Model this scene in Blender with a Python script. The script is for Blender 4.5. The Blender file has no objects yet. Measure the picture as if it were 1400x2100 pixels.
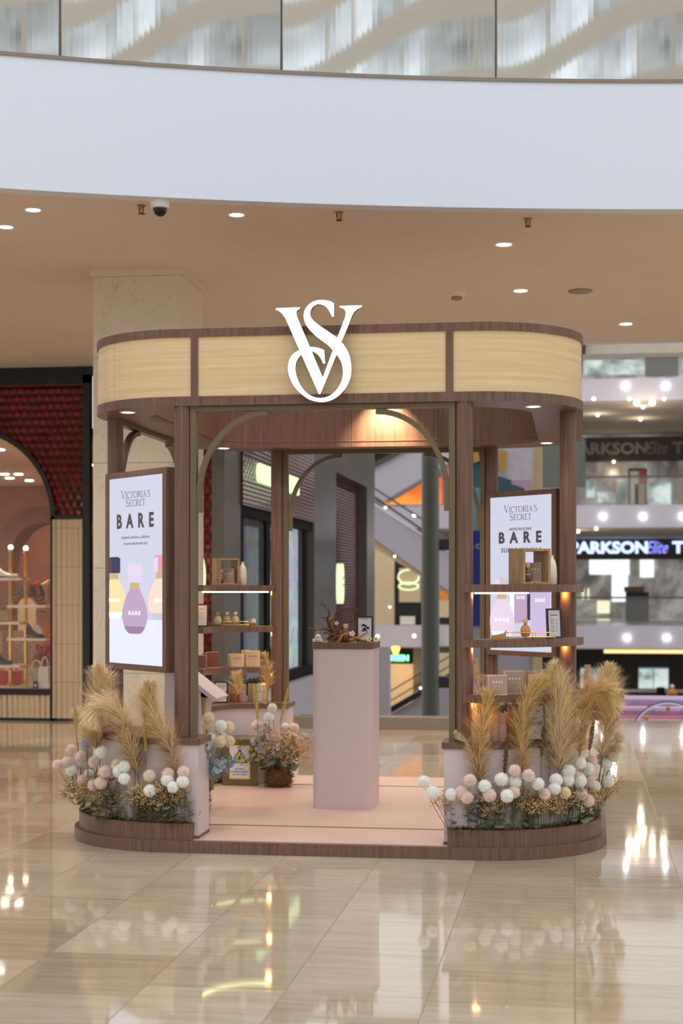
import bpy, bmesh, math, random
from mathutils import Vector, Matrix
from mathutils.geometry import tessellate_polygon
random.seed(7)
sc = bpy.context.scene
COL = sc.collection
PI = math.pi

# ------------------------------------------------------------------ camera
CAM = Vector((1.372, -9.936, 1.45)); FPX = 3226.0; V0 = 1206.0; YAW = 0.147
cd = bpy.data.cameras.new('camera'); cam = bpy.data.objects.new('camera', cd); COL.objects.link(cam)
cam.location = CAM; cam.rotation_euler = (PI/2, 0, YAW)
cd.sensor_fit = 'VERTICAL'; cd.sensor_height = 36; cd.sensor_width = 24
cd.lens = FPX/2100*36; cd.shift_y = (V0-1050)/2100
cd.clip_start = .1; cd.clip_end = 300
cd.dof.use_dof = True; cd.dof.focus_distance = 8.9; cd.dof.aperture_fstop = 2.8
sc.camera = cam
sc.view_settings.view_transform = 'Standard'; sc.view_settings.look = 'None'
sc.view_settings.gamma = 1; sc.view_settings.exposure = 0.22
sc.view_settings.use_curve_mapping = False
sc.cycles.max_bounces = 8; sc.cycles.diffuse_bounces = 4; sc.cycles.glossy_bounces = 4
sc.cycles.transmission_bounces = 8; sc.cycles.transparent_max_bounces = 12
sc.cycles.caustics_reflective = False; sc.cycles.caustics_refractive = False
sc.cycles.sample_clamp_indirect = 4

# ------------------------------------------------------------------ world and large lights
wd = bpy.data.worlds.new('world'); sc.world = wd; wd.use_nodes = True
wd.node_tree.nodes['Background'].inputs[0].default_value = (1, .97, .94, 1)
wd.node_tree.nodes['Background'].inputs[1].default_value = .85
def area_light(name, loc, rot, sx, sy, power, col):
    l = bpy.data.lights.new(name, 'AREA'); l.shape = 'RECTANGLE'; l.size = sx; l.size_y = sy
    l.energy = power; l.color = col
    o = bpy.data.objects.new(name, l); o.location = loc; o.rotation_euler = rot; COL.objects.link(o); return o
area_light('atrium_skylight', (1, -13, 19), (math.radians(24), 0, 0), 22, 14, 1100, (.84, .92, 1))
area_light('far_atrium_skylight', (5, 30, 22), (0, 0, 0), 26, 30, 2600, (.97, .97, 1))

# ------------------------------------------------------------------ pixel of the 1400x2100 frame to a point on a plane
def ray(u, v):
    X = (u-700)/FPX; c, s = math.cos(YAW), math.sin(YAW)
    return Vector((c*X-s, s*X+c, (V0-v)/FPX))
def P(u, v, x=None, y=None, z=None, d=None):
    r = ray(u, v)
    if y is not None: t = (y-CAM.y)/r.y
    elif x is not None: t = (x-CAM.x)/r.x
    elif z is not None: t = (z-CAM.z)/r.z
    else: t = d
    return CAM+r*t

# ------------------------------------------------------------------ materials
def L(r, g, b):
    f = lambda c: (c/255/12.92) if c/255 <= .04045 else ((c/255+.055)/1.055)**2.4
    return (f(r), f(g), f(b))
class N:
    def __init__(s, name):
        s.m = bpy.data.materials.new(name); s.m.use_nodes = True
        s.t = s.m.node_tree; s.n = s.t.nodes; s.l = s.t.links
        s.b = s.n['Principled BSDF']
    def node(s, ty, **k):
        q = s.n.new(ty)
        for a, v in k.items(): setattr(q, a, v)
        return q
    def link(s, a, b): s.l.new(a, b)
    def coords(s, scale=(1,1,1), rot=(0,0,0), kind='Object'):
        c = s.node('ShaderNodeTexCoord'); m = s.node('ShaderNodeMapping')
        m.inputs['Scale'].default_value = scale; m.inputs['Rotation'].default_value = rot
        s.link(c.outputs[kind], m.inputs[0]); return m.outputs[0]
    def noise(s, vec, sc_, det=3, rough=.5, dist=0):
        q = s.node('ShaderNodeTexNoise'); q.inputs['Scale'].default_value = sc_
        q.inputs['Detail'].default_value = det; q.inputs['Roughness'].default_value = rough
        q.inputs['Distortion'].default_value = dist
        s.link(vec, q.inputs['Vector']); return q.outputs['Fac']
    def ramp(s, fac, stops):
        q = s.node('ShaderNodeValToRGB'); e = q.color_ramp.elements
        while len(e) < len(stops): e.new(.5)
        for i, (p, c) in enumerate(stops): e[i].position = p; e[i].color = (*c, 1)
        s.link(fac, q.inputs[0]); return q.outputs[0]
    def math(s, op, a, b=None, c=None):
        q = s.node('ShaderNodeMath', operation=op)
        for i, x in enumerate((a, b, c)):
            if x is None: continue
            if isinstance(x, (int, float)): q.inputs[i].default_value = x
            else: s.link(x, q.inputs[i])
        return q.outputs[0]
    def mix(s, f, a, b, mode='MIX'):
        q = s.node('ShaderNodeMix', data_type='RGBA', blend_type=mode)
        for i, x in ((0, f), (6, a), (7, b)):
            if isinstance(x, (int, float)): q.inputs[i].default_value = x
            elif isinstance(x, tuple): q.inputs[i].default_value = (*x, 1)
            else: s.link(x, q.inputs[i])
        return q.outputs[2]
    def bump(s, h, strength=.2, dist=.01):
        q = s.node('ShaderNodeBump'); q.inputs['Strength'].default_value = strength
        q.inputs['Distance'].default_value = dist; s.link(h, q.inputs['Height'])
        s.link(q.outputs[0], s.b.inputs['Normal'])
    def set(s, **k):
        for a, v in k.items():
            i = s.b.inputs[a.replace('_', ' ')]
            if isinstance(v, tuple): i.default_value = (*v, 1)
            elif isinstance(v, (int, float)): i.default_value = v
            else: s.link(v, i)
        return s
M = {}
def plain(name, col, rough=.5, metal=0, var=.06, spec=.5, vs=6):
    n = N(name); f = n.noise(n.coords(), vs, 3)
    a = tuple(max(0, c*(1-var)) for c in col); b = tuple(min(1, c*(1+var)) for c in col)
    n.set(Base_Color=n.ramp(f, [(.3, a), (.7, b)]), Roughness=rough, Metallic=metal)
    n.b.inputs['Specular IOR Level'].default_value = spec
    M[name] = n.m; return n
def glow(name, col, strength, base=None):
    n = N(name); n.set(Base_Color=base or tuple(c*.5 for c in col), Roughness=.5, Emission_Color=col, Emission_Strength=strength)
    M[name] = n.m; return n
def glass(name, tint=(1,1,1), rough=0.0, alpha=.12, spec=.5, waves=None):
    n = N(name); n.set(Base_Color=tint, Roughness=rough, Alpha=alpha); n.b.inputs['Specular IOR Level'].default_value = spec
    if waves:
        f = n.noise(n.coords(waves[0]), 1, 2); n.bump(f, 1, waves[1])
    M[name] = n.m; return n

def wood(name, dark, mid, light, sc_=(38, 38, 1.4), rough=.42):
    n = N(name); v = n.coords(sc_); f = n.noise(v, 1.6, 6, .62, .4); g = n.noise(n.coords((sc_[0]*5, sc_[1]*5, sc_[2]*3)), 1, 3)
    c = n.ramp(f, [(.28, dark), (.5, mid), (.74, light)])
    c = n.mix(.22, c, n.ramp(g, [(.35, dark), (.65, light)]))
    n.set(Base_Color=c, Roughness=rough); n.b.inputs['Specular IOR Level'].default_value = .35
    M[name] = n.m
wood('walnut', L(90, 64, 54), L(116, 86, 73), L(136, 104, 90))
wood('oak', L(140, 108, 74), L(168, 134, 96), L(186, 152, 112), (20, 20, 3))
plain('mauve', L(212, 197, 202), .38, var=.015, spec=.35)
plain('pink_floor', L(222, 190, 172), .35, var=.03, vs=2)
plain('brown_trim', L(134, 98, 76), .45)
plain('olive_metal', L(112, 96, 70), .4, .1)
plain('gold', L(222, 178, 90), .22, 1)
plain('brass_dull', L(190, 146, 84), .35, .8)
plain('black', L(22, 20, 20), .35); plain('matte_black', L(16, 15, 15), .75, spec=.12)
plain('dark_gloss', L(14, 14, 18), .1)
plain('white_paint', L(226, 234, 252), .55, var=.006, vs=.6)
plain('offwhite', L(232, 226, 216), .5)
plain('grey_panel', L(176, 172, 180), .5, var=.02)
plain('lilac_white', L(180, 176, 188), .5, var=.02)
plain('ceiling_paint', L(226, 214, 200), .8, var=.01)
plain('upper_ceiling', L(232, 232, 228), .8, var=.01)
plain('ivory', L(246, 236, 222), .5, var=.02)
plain('dark_grey', L(70, 70, 68), .5)
plain('green_grey', L(88, 94, 84), .4)
plain('white_plastic', L(236, 236, 236), .35)
plain('kerb_stone', L(140, 130, 122), .25)
plain('bronze_dark', L(58, 50, 42), .45)
plain('band_brown', L(70, 62, 54), .5)
plain('beige_wall', L(206, 184, 146), .6)
glow('logo_white', (1, .985, 1), 2.6, (.8, .8, .8))
glow('lamp_warm', (1, .88, .70), 14)
glow('lamp_star', (.92, 1, 1), 22)
glow('lamp_yellow', (1, .85, .5), 14)
glow('led_lime', (.92, 1, .45), 8)
glow('led_warm', (1, .84, .66), 5)
glow('led_amber', (1, .55, .12), 3)
glow('sign_screen', L(212, 213, 234), .84, (.02, .02, .02))
glow('sign_print_dark', L(70, 66, 74), .5, L(66, 62, 68))
glow('sign_lime', (.80, 1, .56), .9)
glow('green_neon', (.15, 1, .35), 3)
glow('yellow_neon', (1, .85, .1), 2.5)
glow('parkson_blue', L(176, 196, 255), 1.8)
glow('parkson_violet', L(130, 136, 236), 1.5)
glow('shop_white', L(226, 240, 238), 1.2)
glow('shop_cream', L(240, 240, 200), .9)
def mk_day():
    n = N('daylight_window'); f = n.noise(n.coords((.9, .9, .9)), 1, 4, .6)
    c = n.ramp(f, [(.32, L(70, 84, 80)), (.45, L(140, 160, 150)), (.55, L(206, 226, 222)), (.7, L(236, 244, 244))])
    n.set(Base_Color=(.1, .1, .1), Emission_Color=c, Emission_Strength=.75); M['daylight_window'] = n.m
mk_day()
glow('warm_strip', L(255, 226, 150), 1.1)

# walls, floor and other surfaces with their own patterns
def mk_floor():
    n = N('stone_floor'); c = n.node('ShaderNodeTexCoord'); s = n.node('ShaderNodeSeparateXYZ'); n.link(c.outputs['Object'], s.inputs[0])
    W, H = .5155, .62
    X = n.math('DIVIDE', n.math('SUBTRACT', s.outputs[0], 1.373), W); ci = n.math('FLOOR', X); fx = n.math('FRACT', X)
    wn = n.node('ShaderNodeTexWhiteNoise', noise_dimensions='1D'); n.link(ci, wn.inputs['W'])
    Y = n.math('ADD', n.math('DIVIDE', s.outputs[1], H), wn.outputs['Value']); ri = n.math('FLOOR', Y); fy = n.math('FRACT', Y)
    cb = n.node('ShaderNodeCombineXYZ'); n.link(ci, cb.inputs[0]); n.link(ri, cb.inputs[1])
    w2 = n.node('ShaderNodeTexWhiteNoise', noise_dimensions='3D'); n.link(cb.outputs[0], w2.inputs['Vector'])
    base = n.ramp(w2.outputs['Value'], [(0, L(160, 140, 114)), (.2, L(186, 168, 144)), (.8, L(202, 186, 164)), (1, L(212, 198, 176))])
    v2 = n.node('ShaderNodeVectorMath', operation='ADD'); n.link(c.outputs['Object'], v2.inputs[0]); n.link(w2.outputs['Color'], v2.inputs[1])
    mp = n.node('ShaderNodeMapping'); mp.inputs['Scale'].default_value = (2.2, 26, 1); n.link(v2.outputs[0], mp.inputs[0])
    st = n.noise(mp.outputs[0], 1, 6, .65, .8)
    col = n.mix(.42, base, n.ramp(st, [(.3, L(160, 138, 112)), (.5, L(198, 180, 156)), (.72, L(220, 206, 186))]))
    gx = n.math('LESS_THAN', n.math('MINIMUM', fx, n.math('SUBTRACT', 1, fx)), .0045)
    gy = n.math('LESS_THAN', n.math('MINIMUM', fy, n.math('SUBTRACT', 1, fy)), .0035)
    g = n.math('MAXIMUM', gx, gy)
    n.set(Base_Color=n.mix(n.math('MULTIPLY', g, .6), col, L(110, 96, 78)), Roughness=n.math('ADD', n.math('MULTIPLY', g, .3), n.math('MULTIPLY', st, .09)))
    n.b.inputs['Specular IOR Level'].default_value = .62
    n.bump(n.noise(n.coords((1, 1, 1)), 2.2, 1), .05, .01)
    M['stone_floor'] = n.m
mk_floor()
def mk_marble(name, base, vein, joint, hz):
    n = N(name); v = n.coords((1, 1, 1)); f = n.noise(v, 2.2, 8, .68, 1.6)
    c = n.ramp(f, [(.30, vein), (.42, base), (.60, tuple(x*1.04 for x in base)), (.8, tuple(x*.9 for x in base))])
    g = n.noise(n.coords((1, 1, .45)), 3.1, 6, .6, 3.0)
    k = n.math('LESS_THAN', n.math('ABSOLUTE', n.math('SUBTRACT', g, .5)), .0035)
    c = n.mix(n.math('MULTIPLY', k, .5), c, tuple(x*.45 for x in base))
    s = n.node('ShaderNodeSeparateXYZ'); n.link(v, s.inputs[0])
    fz = n.math('FRACT', n.math('DIVIDE', s.outputs[2], hz)); j = n.math('LESS_THAN', fz, .006)
    n.set(Base_Color=n.mix(j, c, joint), Roughness=.28); M[name] = n.m
mk_marble('cream_marble', L(222, 212, 196), L(188, 176, 158), L(150, 140, 124), .8)
mk_marble('grey_stone', L(92, 88, 82), L(74, 70, 64), L(66, 62, 58), 1.4)
def mk_rattan():
    n = N('rattan'); v = n.coords(); s = n.node('ShaderNodeSeparateXYZ'); n.link(v, s.inputs[0])
    a = n.math('ADD', s.outputs[0], s.outputs[1])
    w1 = n.math('SINE', n.math('MULTIPLY', n.math('ADD', a, s.outputs[2]), 520)); w2 = n.math('SINE', n.math('MULTIPLY', n.math('SUBTRACT', n.math('MULTIPLY', a, .6), s.outputs[2]), 520))
    w = n.math('MULTIPLY', w1, w2); st = n.noise(n.coords((1.5, 1.5, 60)), 1, 4)
    c = n.ramp(st, [(.3, L(222, 194, 148)), (.7, L(238, 214, 172))])
    c = n.mix(n.math('MULTIPLY', n.math('GREATER_THAN', w, .2), .22), c, L(180, 142, 84))
    n.set(Base_Color=c, Roughness=.6); n.bump(w, .25, .002); M['rattan'] = n.m
mk_rattan()
def mk_tile(name, c1, c2, sx, sz, rough=.18, axis=0):
    n = N(name); v = n.coords(); s = n.node('ShaderNodeSeparateXYZ'); n.link(v, s.inputs[0])
    X = n.math('DIVIDE', s.outputs[axis], sx); Z = n.math('DIVIDE', s.outputs[2], sz)
    off = n.math('MULTIPLY', n.math('MODULO', n.math('FLOOR', Z), 2.0), .5); X = n.math('ADD', X, off)
    fx = n.math('ABSOLUTE', n.math('SUBTRACT', n.math('FRACT', X), .5)); fz = n.math('ABSOLUTE', n.math('SUBTRACT', n.math('FRACT', Z), .5))
    h = n.math('SUBTRACT', 1, n.math('ADD', fx, fz))
    f = n.noise(n.coords((9, 9, 9)), 1, 3)
    n.set(Base_Color=n.mix(n.math('GREATER_THAN', h, .55), c1, n.ramp(f, [(.3, c1), (.6, c2)])), Roughness=rough)
    n.bump(h, .9, .03); M[name] = n.m
mk_tile('red_tile', L(70, 3, 8), L(138, 8, 16), .085, .085)
mk_tile('burgundy_tile', L(78, 30, 38), L(120, 52, 60), .16, .05, .12, 1)
def mk_flute():
    n = N('fluted_tile'); v = n.coords(); s = n.node('ShaderNodeSeparateXYZ'); n.link(v, s.inputs[0])
    w = n.math('ABSOLUTE', n.math('SINE', n.math('MULTIPLY', s.outputs[0], 50)))
    j = n.math('LESS_THAN', n.math('FRACT', n.math('DIVIDE', s.outputs[2], .42)), .012)
    n.set(Base_Color=n.mix(j, L(214, 196, 168), L(150, 130, 104)), Roughness=.55); M['fluted_tile'] = n.m
mk_flute()
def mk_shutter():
    n = N('glowing_grille'); v = n.coords(); s = n.node('ShaderNodeSeparateXYZ'); n.link(v, s.inputs[0])
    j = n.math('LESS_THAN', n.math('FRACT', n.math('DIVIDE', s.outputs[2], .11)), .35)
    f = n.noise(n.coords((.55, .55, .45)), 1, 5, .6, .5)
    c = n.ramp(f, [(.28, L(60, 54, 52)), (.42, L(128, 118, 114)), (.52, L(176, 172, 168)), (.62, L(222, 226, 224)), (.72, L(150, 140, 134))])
    n.set(Base_Color=n.mix(n.math('MULTIPLY', j, .4), c, L(90, 88, 88)), Roughness=.35, Emission_Color=c, Emission_Strength=.22); M['glowing_grille'] = n.m  # patchy colour and weak emission paint the lit shop interior onto the grille
mk_shutter()
def mk_window_grid():
    n = N('atrium_glazing'); v = n.coords(); s = n.node('ShaderNodeSeparateXYZ'); n.link(v, s.inputs[0])
    a = n.math('LESS_THAN', n.math('FRACT', n.math('DIVIDE', s.outputs[2], 2.3)), .62)
    b = n.math('GREATER_THAN', n.math('FRACT', n.math('DIVIDE', s.outputs[0], 3.1)), .06)
    w = n.math('MULTIPLY', a, b); f = n.noise(n.coords((.25, .25, .4)), 1, 2)
    n.set(Base_Color=n.mix(w, L(206, 196, 180), L(120, 132, 136)), Roughness=.3, Emission_Color=(.86, .94, 1),
          Emission_Strength=n.math('MULTIPLY', w, n.math('MULTIPLY', n.math('MAXIMUM', n.math('SUBTRACT', f, .3), 0), 3.2)))
    M['atrium_glazing'] = n.m
mk_window_grid()
def mk_stained():
    n = N('stained_glass'); q = n.node('ShaderNodeTexVoronoi'); q.inputs['Scale'].default_value = 7; n.link(n.coords((1, 1, 1)), q.inputs['Vector'])
    c = n.mix(.72, q.outputs['Color'], L(170, 190, 206)); n.set(Base_Color=c, Roughness=.2, Emission_Color=c, Emission_Strength=.45); M['stained_glass'] = n.m
mk_stained()
def mk_orange():
    n = N('orange_glass'); f = n.noise(n.coords((.5, .5, .5)), 1, 3)
    c = n.ramp(f, [(.3, L(150, 60, 20)), (.5, L(220, 110, 30)), (.7, L(250, 170, 70))]); n.set(Base_Color=c, Roughness=.3, Emission_Color=c, Emission_Strength=.45); M['orange_glass'] = n.m
mk_orange()
glass('clear_pane', (.9, .95, .95), .02, .05, .25)
glass('tester_glass', (.95, .9, .85), .02, .35)
def mk_balustrade():
    n = N('wavy_balustrade_glass'); n.n.remove(n.b)
    out = n.n['Material Output']; g = n.node('ShaderNodeBsdfGlossy'); g.inputs['Roughness'].default_value = .03; g.inputs[0].default_value = (.94, .97, 1, 1)
    t = n.node('ShaderNodeBsdfTransparent'); t.inputs[0].default_value = (.86, .9, .9, 1)
    bp = n.node('ShaderNodeBump'); bp.inputs['Strength'].default_value = 1; bp.inputs['Distance'].default_value = .05
    f = n.noise(n.coords((.35, .35, .06)), 1, 1, .4, .2); n.link(f, bp.inputs['Height']); n.link(bp.outputs[0], g.inputs['Normal'])
    mx = n.node('ShaderNodeMixShader'); mx.inputs[0].default_value = .55; n.link(t.outputs[0], mx.inputs[1]); n.link(g.outputs[0], mx.inputs[2]); n.link(mx.outputs[0], out.inputs[0])
    M['wavy_balustrade_glass'] = n.m
mk_balustrade()

# ------------------------------------------------------------------ mesh helpers
class MB:
    def __init__(s): s.bm = bmesh.new()
    def face(s, vs, mi=0):
        try: f = s.bm.faces.new([s.bm.verts.new(v) for v in vs]); f.material_index = mi; return f
        except ValueError: return None
    def box(s, x0, x1, y0, y1, z0, z1, mi=0, X=None):
        c = [(x0,y0,z0),(x1,y0,z0),(x1,y1,z0),(x0,y1,z0),(x0,y0,z1),(x1,y0,z1),(x1,y1,z1),(x0,y1,z1)]
        if X is not None: c = [X @ Vector(p) for p in c]
        v = [s.bm.verts.new(p) for p in c]
        for q in ((3,2,1,0),(4,5,6,7),(0,1,5,4),(1,2,6,5),(2,3,7,6),(3,0,4,7)):
            s.bm.faces.new([v[i] for i in q]).material_index = mi
        return s
    def prism(s, pts, z0, z1, mi=0, X=None, holes=None):
        """closed outline (a, b) extruded from z0 to z1; X maps local to world"""
        X = X or Matrix()
        loops = [pts]+(holes or [])
        tri = tessellate_polygon([[Vector((a, b, 0)) for a, b in l] for l in loops])
        flat = [p for l in loops for p in l]
        lo = [s.bm.verts.new(X @ Vector((a, b, z0))) for a, b in flat]; hi = [s.bm.verts.new(X @ Vector((a, b, z1))) for a, b in flat]
        for t in tri:
            for vv in (hi, lo):
                try: s.bm.faces.new([vv[i] for i in t]).material_index = mi
                except ValueError: pass
        k = 0
        for l in loops:
            n = len(l)
            for i in range(n):
                j = (i+1) % n
                try: s.bm.faces.new([lo[k+i], lo[k+j], hi[k+j], hi[k+i]]).material_index = mi
                except ValueError: pass
            k += n
        return s
    def lathe(s, prof, n=20, c=(0,0,0), mi=0, sx=1, sy=1, X=None):
        rings = []
        for r, z in prof:
            ring = []
            for i in range(n):
                a = 2*PI*i/n; p = Vector((c[0]+sx*r*math.cos(a), c[1]+sy*r*math.sin(a), c[2]+z))
                ring.append(s.bm.verts.new(X @ p if X else p))
            rings.append(ring)
        for a, b in zip(rings, rings[1:]):
            for i in range(n):
                j = (i+1) % n; s.bm.faces.new([a[i], a[j], b[j], b[i]]).material_index = mi
        for ring in (rings[0][::-1], rings[-1]): s.bm.faces.new(ring).material_index = mi
        return s
    def tube(s, pts, r, n=8, mi=0, r2=None, sq=False):
        pts = [Vector(p) for p in pts]; rings = []; m = len(pts)
        up = Vector((0, 0, 1))
        for k, p in enumerate(pts):
            t = (pts[min(k+1, m-1)]-pts[max(k-1, 0)]).normalized()
            a = t.cross(up)
            if a.length < .05: a = t.cross(Vector((1, 0, 0)))
            a.normalize(); b = t.cross(a)
            rr = r if r2 is None else r+(r2-r)*k/(m-1)
            rings.append([s.bm.verts.new(p+rr*(math.cos(2*PI*i/n+(PI/4 if sq else 0))*a+math.sin(2*PI*i/n+(PI/4 if sq else 0))*b)) for i in range(n)])
        for a, b in zip(rings, rings[1:]):
            for i in range(n):
                j = (i+1) % n; s.bm.faces.new([a[i], a[j], b[j], b[i]]).material_index = mi
        s.bm.faces.new(rings[0][::-1]).material_index = mi; s.bm.faces.new(rings[-1]).material_index = mi
        return s
    def sphere(s, c, r, n=12, mi=0, sz=1):
        prof = [(max(.0005, r*math.sin(PI*i/(n//2+2))), -r*sz*math.cos(PI*i/(n//2+2))) for i in range(n//2+3)]
        return s.lathe(prof, n, c, mi)
    def sheet(s, outer, z0, z1, mi=0):
        """open vertical sheet over a path of (x, y)"""
        for (a, b), (c, d) in zip(outer, outer[1:]): s.face([(a,b,z0),(c,d,z0),(c,d,z1),(a,b,z1)], mi)
        return s
    def build(s, name, mats, parent=None, smooth=False, bevel=0, loc=None, recalc=True):
        if recalc: bmesh.ops.recalc_face_normals(s.bm, faces=s.bm.faces)
        me = bpy.data.meshes.new(name); s.bm.to_mesh(me); s.bm.free()
        for m in (mats if isinstance(mats, (list, tuple)) else [mats]): me.materials.append(M[m])
        if smooth:
            me.polygons.foreach_set('use_smooth', [True]*len(me.polygons))
            me.set_sharp_from_angle(angle=math.radians(38))
        o = bpy.data.objects.new(name, me); COL.objects.link(o); o.parent = parent
        if loc: o.location = loc
        if bevel:
            b = o.modifiers.new('bevel', 'BEVEL'); b.width = bevel; b.segments = 2; b.limit_method = 'ANGLE'; b.angle_limit = math.radians(50)
        return o
def tag(o, label, cat, group=None, kind=None):
    o['label'] = label; o['category'] = cat
    if group: o['group'] = group
    if kind: o['kind'] = kind
    return o
def struct(o): o['kind'] = 'structure'; return o
def thing(name, label, cat, loc=(0,0,0), rz=0, group=None):
    o = bpy.data.objects.new(name, None); COL.objects.link(o); o.location = loc; o.rotation_euler = (0, 0, rz)
    o.empty_display_size = .1
    return tag(o, label, cat, group)
def dup(root, loc, rz=0, label=None, group=None, scale=None):
    r = root.copy(); COL.objects.link(r); r.location = loc; r.rotation_euler = (0, 0, rz)
    if scale: r.scale = (scale,)*3
    if label: r['label'] = label
    if group: r['group'] = group
    for ch in list(root.children):
        c = ch.copy(); COL.objects.link(c); c.parent = r
        for g in list(ch.children):
            d = g.copy(); COL.objects.link(d); d.parent = c
    return r
def text(s, size, X, name, mat, parent=None, extrude=.001, fat=0, xs=1, space=1, align='CENTER', join=None):
    """writing as mesh; X puts the text plane (x right, y up) in place"""
    cu = bpy.data.curves.new('t', 'FONT'); cu.body = s; cu.size = size; cu.extrude = extrude; cu.offset = fat
    cu.align_x = align; cu.align_y = 'CENTER'; cu.space_character = space; cu.resolution_u = 3
    o = bpy.data.objects.new('t', cu); COL.objects.link(o)
    me = bpy.data.meshes.new_from_object(o, depsgraph=bpy.context.evaluated_depsgraph_get()); bpy.data.objects.remove(o)
    me.transform(X @ Matrix.Diagonal((xs, 1, 1, 1)))
    me.materials.clear(); me.materials.append(M[mat])
    r = bpy.data.objects.new(name, me); COL.objects.link(r); r.parent = parent
    return r
def frame_x(org, right, up=(0,0,1)):
    """matrix: local x -> right, y -> up, z -> right x up (towards the viewer for a front plane)"""
    r = Vector(right).normalized(); u = Vector(up).normalized(); w = r.cross(u)
    return Matrix(((r.x, u.x, w.x, org[0]), (r.y, u.y, w.y, org[1]), (r.z, u.z, w.z, org[2]), (0, 0, 0, 1)))
# tall roman capitals drawn as strokes: (x0, y0, x1, y1, w0, w1), letter height 1
def arcs(cx, cy, rx, ry, a0, a1, thick, thin, n=14):
    out = []
    for i in range(n):
        p = [a0+(a1-a0)*k/n for k in (i, i+1)]
        w = [thin+(thick-thin)*abs(math.cos(math.radians(a))) for a in p]
        q = [(cx+rx*math.cos(math.radians(a)), cy+ry*math.sin(math.radians(a))) for a in p]
        out.append((*q[0], *q[1], *w))
    return out
T_, t_ = .10, .028
def sf(x, y, w=.16): return (x-w/2, y, x+w/2, y, .022, .022)
GLY = {
 'V': (.56, [(.08, 1, .30, 0, T_, T_*.8), (.50, 1, .30, 0, t_, t_), sf(.08, .99), sf(.50, .99)]),
 'I': (.24, [(.12, 0, .12, 1, T_, T_), sf(.12, .99, .2), sf(.12, .01, .2)]),
 'C': (.54, arcs(.31, .5, .25, .49, 45, 315, T_, t_, 20)+[(.49, .86, .49, .70, t_, t_)]),
 'T': (.50, [(.25, 0, .25, 1, T_, T_), (.02, .98, .48, .98, t_, t_), (.03, .98, .03, .86, t_, t_), (.47, .98, .47, .86, t_, t_), sf(.25, .01, .2)]),
 'O': (.60, arcs(.30, .5, .25, .49, 0, 360, T_, t_, 26)),
 'R': (.54, [(.12, 0, .12, 1, T_, T_), sf(.12, .01, .2), (.06, .98, .25, .98, t_, t_), (.12, .50, .25, .50, t_, t_), (.25, .5, .52, 0, T_*.9, T_*.9)]+arcs(.25, .74, .17, .24, 90, -90, T_, t_, 10)),
 'A': (.58, [(.30, 1, .08, 0, t_, t_), (.28, 1, .50, 0, T_*.8, T_), (.16, .36, .42, .36, t_, t_), sf(.08, .01), sf(.50, .01)]),
 "'": (.16, [(.08, 1.0, .06, .78, .07, .02)]),
 'S': (.44, arcs(.23, .74, .17, .24, 30, 250, T_*.7, t_, 12)+[(.17, .53, .30, .44, T_, T_)]+arcs(.21, .25, .18, .24, 60, -150, T_*.7, t_, 12)),
 'E': (.46, [(.12, 0, .12, 1, T_, T_), (.06, .98, .42, .98, t_, t_), (.06, .015, .44, .015, t_, t_), (.12, .52, .36, .52, t_, t_), (.42, .98, .42, .84, t_, t_), (.44, .02, .44, .18, t_, t_)]),
}
def serif_text(lines, X, name, mat, parent):
    """lines: (string, centre x, base y, height, first-letter scale, x squeeze)"""
    mb = MB()
    for s_, cx, y, h, big, sq in lines:
        adv = [GLY[c][0]*h*(big if i == 0 else 1)*sq+.03*h for i, c in enumerate(s_)]
        x = cx-sum(adv)/2
        for i, c in enumerate(s_):
            hh = h*(big if i == 0 else 1)
            for (a, b, c2, d, w0, w1) in GLY[c][1]:
                p = Vector((x+a*hh*sq, y+b*hh)); q = Vector((x+c2*hh*sq, y+d*hh)); t = (q-p)
                if t.length < 1e-6: continue
                nrm = Vector((-t.y, t.x)).normalized()
                k0, k1 = w0*hh/2*1.1+.0007, w1*hh/2*1.1+.0007
                mb.face([X @ Vector((*(p+nrm*k0), 0)), X @ Vector((*(p-nrm*k0), 0)), X @ Vector((*(q-nrm*k1), 0)), X @ Vector((*(q+nrm*k1), 0))])
            x += adv[i]
    return mb.build(name, mat, parent, recalc=False)
def rrect(hx, hy, r, n=16, cx=0, cy=0):
    pts = []
    for sx, sy, a0 in ((1, 1, 0), (-1, 1, 90), (-1, -1, 180), (1, -1, 270)):
        for i in range(n+1):
            a = math.radians(a0+90*i/n); pts.append((cx+sx*(hx-r)+r*math.cos(a), cy+sy*(hy-r)+r*math.sin(a)))
    return pts
def arcpts(cx, cy, r, a0, a1, n=18): return [(cx+r*math.cos(math.radians(a0+(a1-a0)*i/n)), cy+r*math.sin(math.radians(a0+(a1-a0)*i/n))) for i in range(n+1)]
# ================================================================== THE BUILDING
ZC, ZU = 3.87, 4.67                     # underside of the floor above, its floor
# circle of the atrium edge, in camera axes then in the world
ACX, ACD, AR = 1.94, -5.35, 15.4
_c, _s = math.cos(YAW), math.sin(YAW)
AC = Vector((CAM.x+_c*ACX-_s*ACD, CAM.y+_s*ACX+_c*ACD))
def apt(a, r=AR): return (AC.x+r*math.cos(math.radians(a)), AC.y+r*math.sin(math.radians(a)))
angs = [62+i*2 for i in range(44)]
MB().box(-30, 22, -34, 6.05, -.5, 0).build('floor', 'stone_floor')['kind'] = 'structure'
MB().box(1.35, 22, 6.05, 7.5, -.5, 0).build('floor', 'stone_floor')['kind'] = 'structure'
MB().box(-30, -2.5, 6.05, 12, -.5, 0).build('floor', 'stone_floor')['kind'] = 'structure'
struct(MB().box(-2.5, 1.35, 6.05, 6.3, -.6, .13).build('trim_1', 'kerb_stone', bevel=.01))
edge = [apt(a) for a in angs]
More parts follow.
